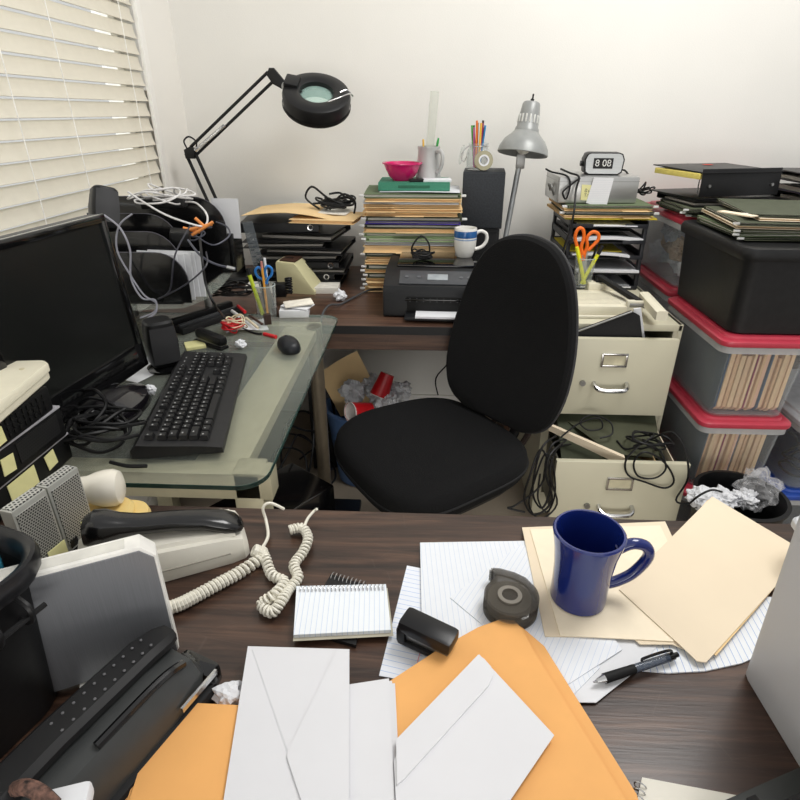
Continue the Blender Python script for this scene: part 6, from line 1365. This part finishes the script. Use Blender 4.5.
side_note('large yellow sticky note on the lowest network box', n1, -.125, .026, .062, .034, .0)
side_note('small yellow sticky note on the near end of the perforated router', n2, -.14, .026, .026, .028, -.1)
side_note('yellow sticky note on the side of the slotted router', n3, -.13, .02, .02, .026, .05)

# ------------------------------------------------------------------ black bin, punch, cord at lower left
rc_ = [at(px, py, ZN + .19) for px, py in ((53, 545), (4, 628), (0, 520))]
bin_c = V((-.482, .35, ZN + .0006))
bt = T('desk_caddy', 'large black plastic bin with a thick rim at the left of the desk', 'bin', bin_c, R(-20))
bh = .19; pr_ = rrect(.19, .21, .045, 6)
P('bin_body', MB().loft([[(p[0] * k, p[1] * k, z_) for p in pr_] for k, z_ in ((.80, 0), (.82, .004), (.95, bh - .012), (.92, bh - .012), (.79, .008), (.5, .006))]), BLACKP, bt)
rm = MB(); rm.loft([[(p[0] * k, p[1] * k, bh + z_) for p in pr_] for k, z_ in ((.955, -.024), (1.0, -.022), (1.04, -.014), (1.05, -.004), (1.03, .003), (1.0, .004), (.95, .001), (.915, -.006), (.91, -.02), (.955, -.024))], caps=False); P('rim', rm, mat('rim_black', (24, 24, 26), .28, var=.1), bt)
rbm = MB()
for y in (-.03, .0, .03, .06): rbm.tube([(.088, y, bh - .02), (.108, y, bh - .03), (.102, y, bh - .05), (.084, y, bh - .052)], .003, 6)
rbm.tube([(.106, -.05, bh - .04), (.106, .075, bh - .04)], .003, 6, sub=1); P('clip_rail', rbm, BLACKP, bt)
Mbt = bt.matrix_basis
S('blue_folder', MB().box((0, 0, .075), (.10, .012, .15), TR(rx=R(-6)), b=.002), mat('teal_card', (42, 118, 142), .5), 'teal blue folder standing inside the black bin', 'folder', loc=Mbt @ V((.022, .038, .05)), rz=R(40))
S('manila_card', MB().box((0, 0, .07), (.10, .004, .14), TR(rx=R(-8)), b=.001), MANILA, 'manila card standing inside the black bin', 'card', loc=Mbt @ V((.035, .018, .05)), rz=R(40))
S('black_pouch', MB().box((0, 0, .08), (.09, .03, .16), b=.012), BLACKP, 'black pouch standing inside the black bin', 'pouch', loc=Mbt @ V((.028, -.03, .012)), rz=R(40))
S('paper_sheet', MB().box((0, 0, .075), (.03, .008, .16), b=.002), PAPER, 'white paper strip standing inside the black bin', 'paper', loc=Mbt @ V((-.01, .065, .05)), rz=R(40))
a, b = at(4, 800, ZN + .06), at(166, 640, ZN + .06)
pc_ = T('paper_punch', 'large black lever hole punch with a dotted handle at lower left', 'punch', ((a.x + b.x) / 2 + .012 - .045 * math.cos(ang(a, b)), (a.y + b.y) / 2 - .004 - .045 * math.sin(ang(a, b)), ZN + .0006), ang(a, b))
PU = mat('punch_black', (50, 52, 52), .42, var=.1, scale=60)
LP = .27
P('base', MB().box((.0, -.012, .011), (LP, .075, .020), b=.006), BLACKM, pc_)
bb_ = MB(); bb_.loft([[(x, y * k, z_ * h) for y, z_ in ((-.042, .0), (-.043, .6), (-.032, .92), (-.006, 1.0), (.012, 1.0), (.024, .7), (.026, .0))] for x, k, h in ((-LP / 2, 1, .052), (0, 1, .056), (LP / 2 - .05, 1, .056), (LP / 2 - .01, .92, .046), (LP / 2, .8, .026))], TR(z=.018)); P('housing', bb_, PU, pc_)
lv = MB(); lv.loft([[(x, y * k + oy, z_ + h) for y, z_ in ((-.017, 0), (-.018, .008), (-.012, .013), (.012, .013), (.018, .008), (.017, 0))] for x, k, h, oy in ((-LP / 2 - .02, 1, .070, .006), (0, 1, .078, .006), (LP / 2 - .035, 1, .075, .006), (LP / 2 - .012, .9, .071, .006), (LP / 2, .55, .067, .006))]); P('lever', lv, mat('punch_lever', (26, 26, 27), .5, var=.1), pc_)
dt = MB()
for k in range(10):
    for y in (-.003, .011): dt.ball((LP / 2 - .03 - .011 * k, y, .0898 + .0001 * k), (.0016, .0016, .0012), None, 1)
P('grip_dots', dt, mat('dot_grey', (92, 92, 94), .5), pc_)
P('groove', MB().tube([(LP / 2 - .12, -.028, .072), (LP / 2 - .05, -.030, .0735), (LP / 2 - .02, -.031, .066)], .0045, 8), BLACKG, pc_)
P('staple_channel', MB().box((LP / 2 + .004, -.020, .022), (.022, .05, .03), b=.008), BLACKG, pc_)
P('metal_strip', MB().box((LP / 2 - .02, -.046, .034), (.05, .003, .006)), CHROME, pc_)
BR = mat('braid', (92, 66, 56), .8, var=.95, scale=170, bump=.5)
S('braided_cable', MB().tube([at(-12, 800, ZN + .05), at(8, 775, ZN + .056), at(22, 764, ZN + .058), at(26, 775, ZN + .05), at(12, 795, ZN + .04), at(0, 812, ZN + .03)], .0065, 10).tube([at(6, 792, ZN + .062), at(24, 787, ZN + .098), at(40, 793, ZN + .098), at(54, 806, ZN + .095)], .006, 10), BR, 'braided brown and black cord at the bottom left corner', 'cord')
S('eraser', MB().box((0, 0, .008), (.034, .03, .016), b=.004), PAPER, 'white eraser block at the bottom left on the hole punch', 'eraser', loc=at(68, 795, ZN + .09) - V((0, 0.006, .016)), rz=.3)

# ------------------------------------------------------------------ frosted file box and things at lower right
FRO = mat('frosted_plastic', (206, 208, 212), .5, var=.03, scale=3, trans=.12)
bx0 = at(746, 668, ZN).x - .004; by1 = at(746, 668, ZN).y
fb = T('file_box', 'frosted translucent plastic file box at the right edge of the desk', 'box', (bx0 + .12, by1 - .11, ZN + .0006), R(2))
hb = .26; pr_ = rrect(.24, .22, .012, 4)
P('box_body', MB().loft([[(p[0] * k, p[1] * k, z_) for p in pr_] for k, z_ in ((.99, 0), (1, .003), (1.05, hb), (1.03, hb), (.98, .006), (.5, .005))]), FRO, fb)
P('label_patch', MB().box((-.1232, -.095, .05), (.0012, .05, .08), TR(rz=0)), mat('blue_tint', (160, 172, 206), .5), fb)
q = at(800, 552, ZN + .0)
fcp = T('frosted_container', 'small frosted container with a scalloped rim behind the file box', 'container', (at(826, 555, ZN + .04).x, at(826, 555, ZN + .04).y + .0, ZN + .0066), 0)
P('container_body', MB().lathe([(0, 0), (.036, 0), (.042, .06), (.04, .06), (.034, .004), (0, .004)], 32), FRO, fcp)
sc2 = MB(); sc2.loft([[((r + .002 * math.cos(10 * k * math.pi / 30)) * math.cos(k * math.pi / 30), (r + .002 * math.cos(10 * k * math.pi / 30)) * math.sin(k * math.pi / 30), z_) for k in range(60)] for r, z_ in ((.043, .058), (.046, .061), (.046, .070), (.043, .073), (.02, .074))]); P('scalloped_lid', sc2, FRO, fcp)
a, b = at(716, 803, ZN + .03), at(805, 764, ZN + .03)
bbx = T('metal_tray', 'black slotted metal tray at the bottom right corner of the desk', 'tray', ((a.x + b.x) / 2, (a.y + b.y) / 2, ZN + .0006), ang(a, b))
P('tray_body', MB().box((.02, -.03, .015), (.16, .06, .03), b=.003), mat('tray_black', (38, 40, 38), .5, var=.1), bbx)
P('slot', MB().box((.0, .0004, .016), (.012, .002, .008)).box((.02, -.02, .0305), (.15, .005, .001)).box((-.02, -.010, .0305), (.010, .008, .001)), BLACKG, bbx)
o = sheet4('spiral_notepad', 'cream spiral notepad at the bottom edge of the desk', 'notepad', ((641, 781), (735, 799), (720, 850), (628, 840)), ZN + .0006, mat('cream_cover', (212, 208, 196), .6, var=.03), .006)
spiral(at(641, 783, ZN + .006), at(630, 836, ZN + .006), ZN + .006, 8, .0045, o)
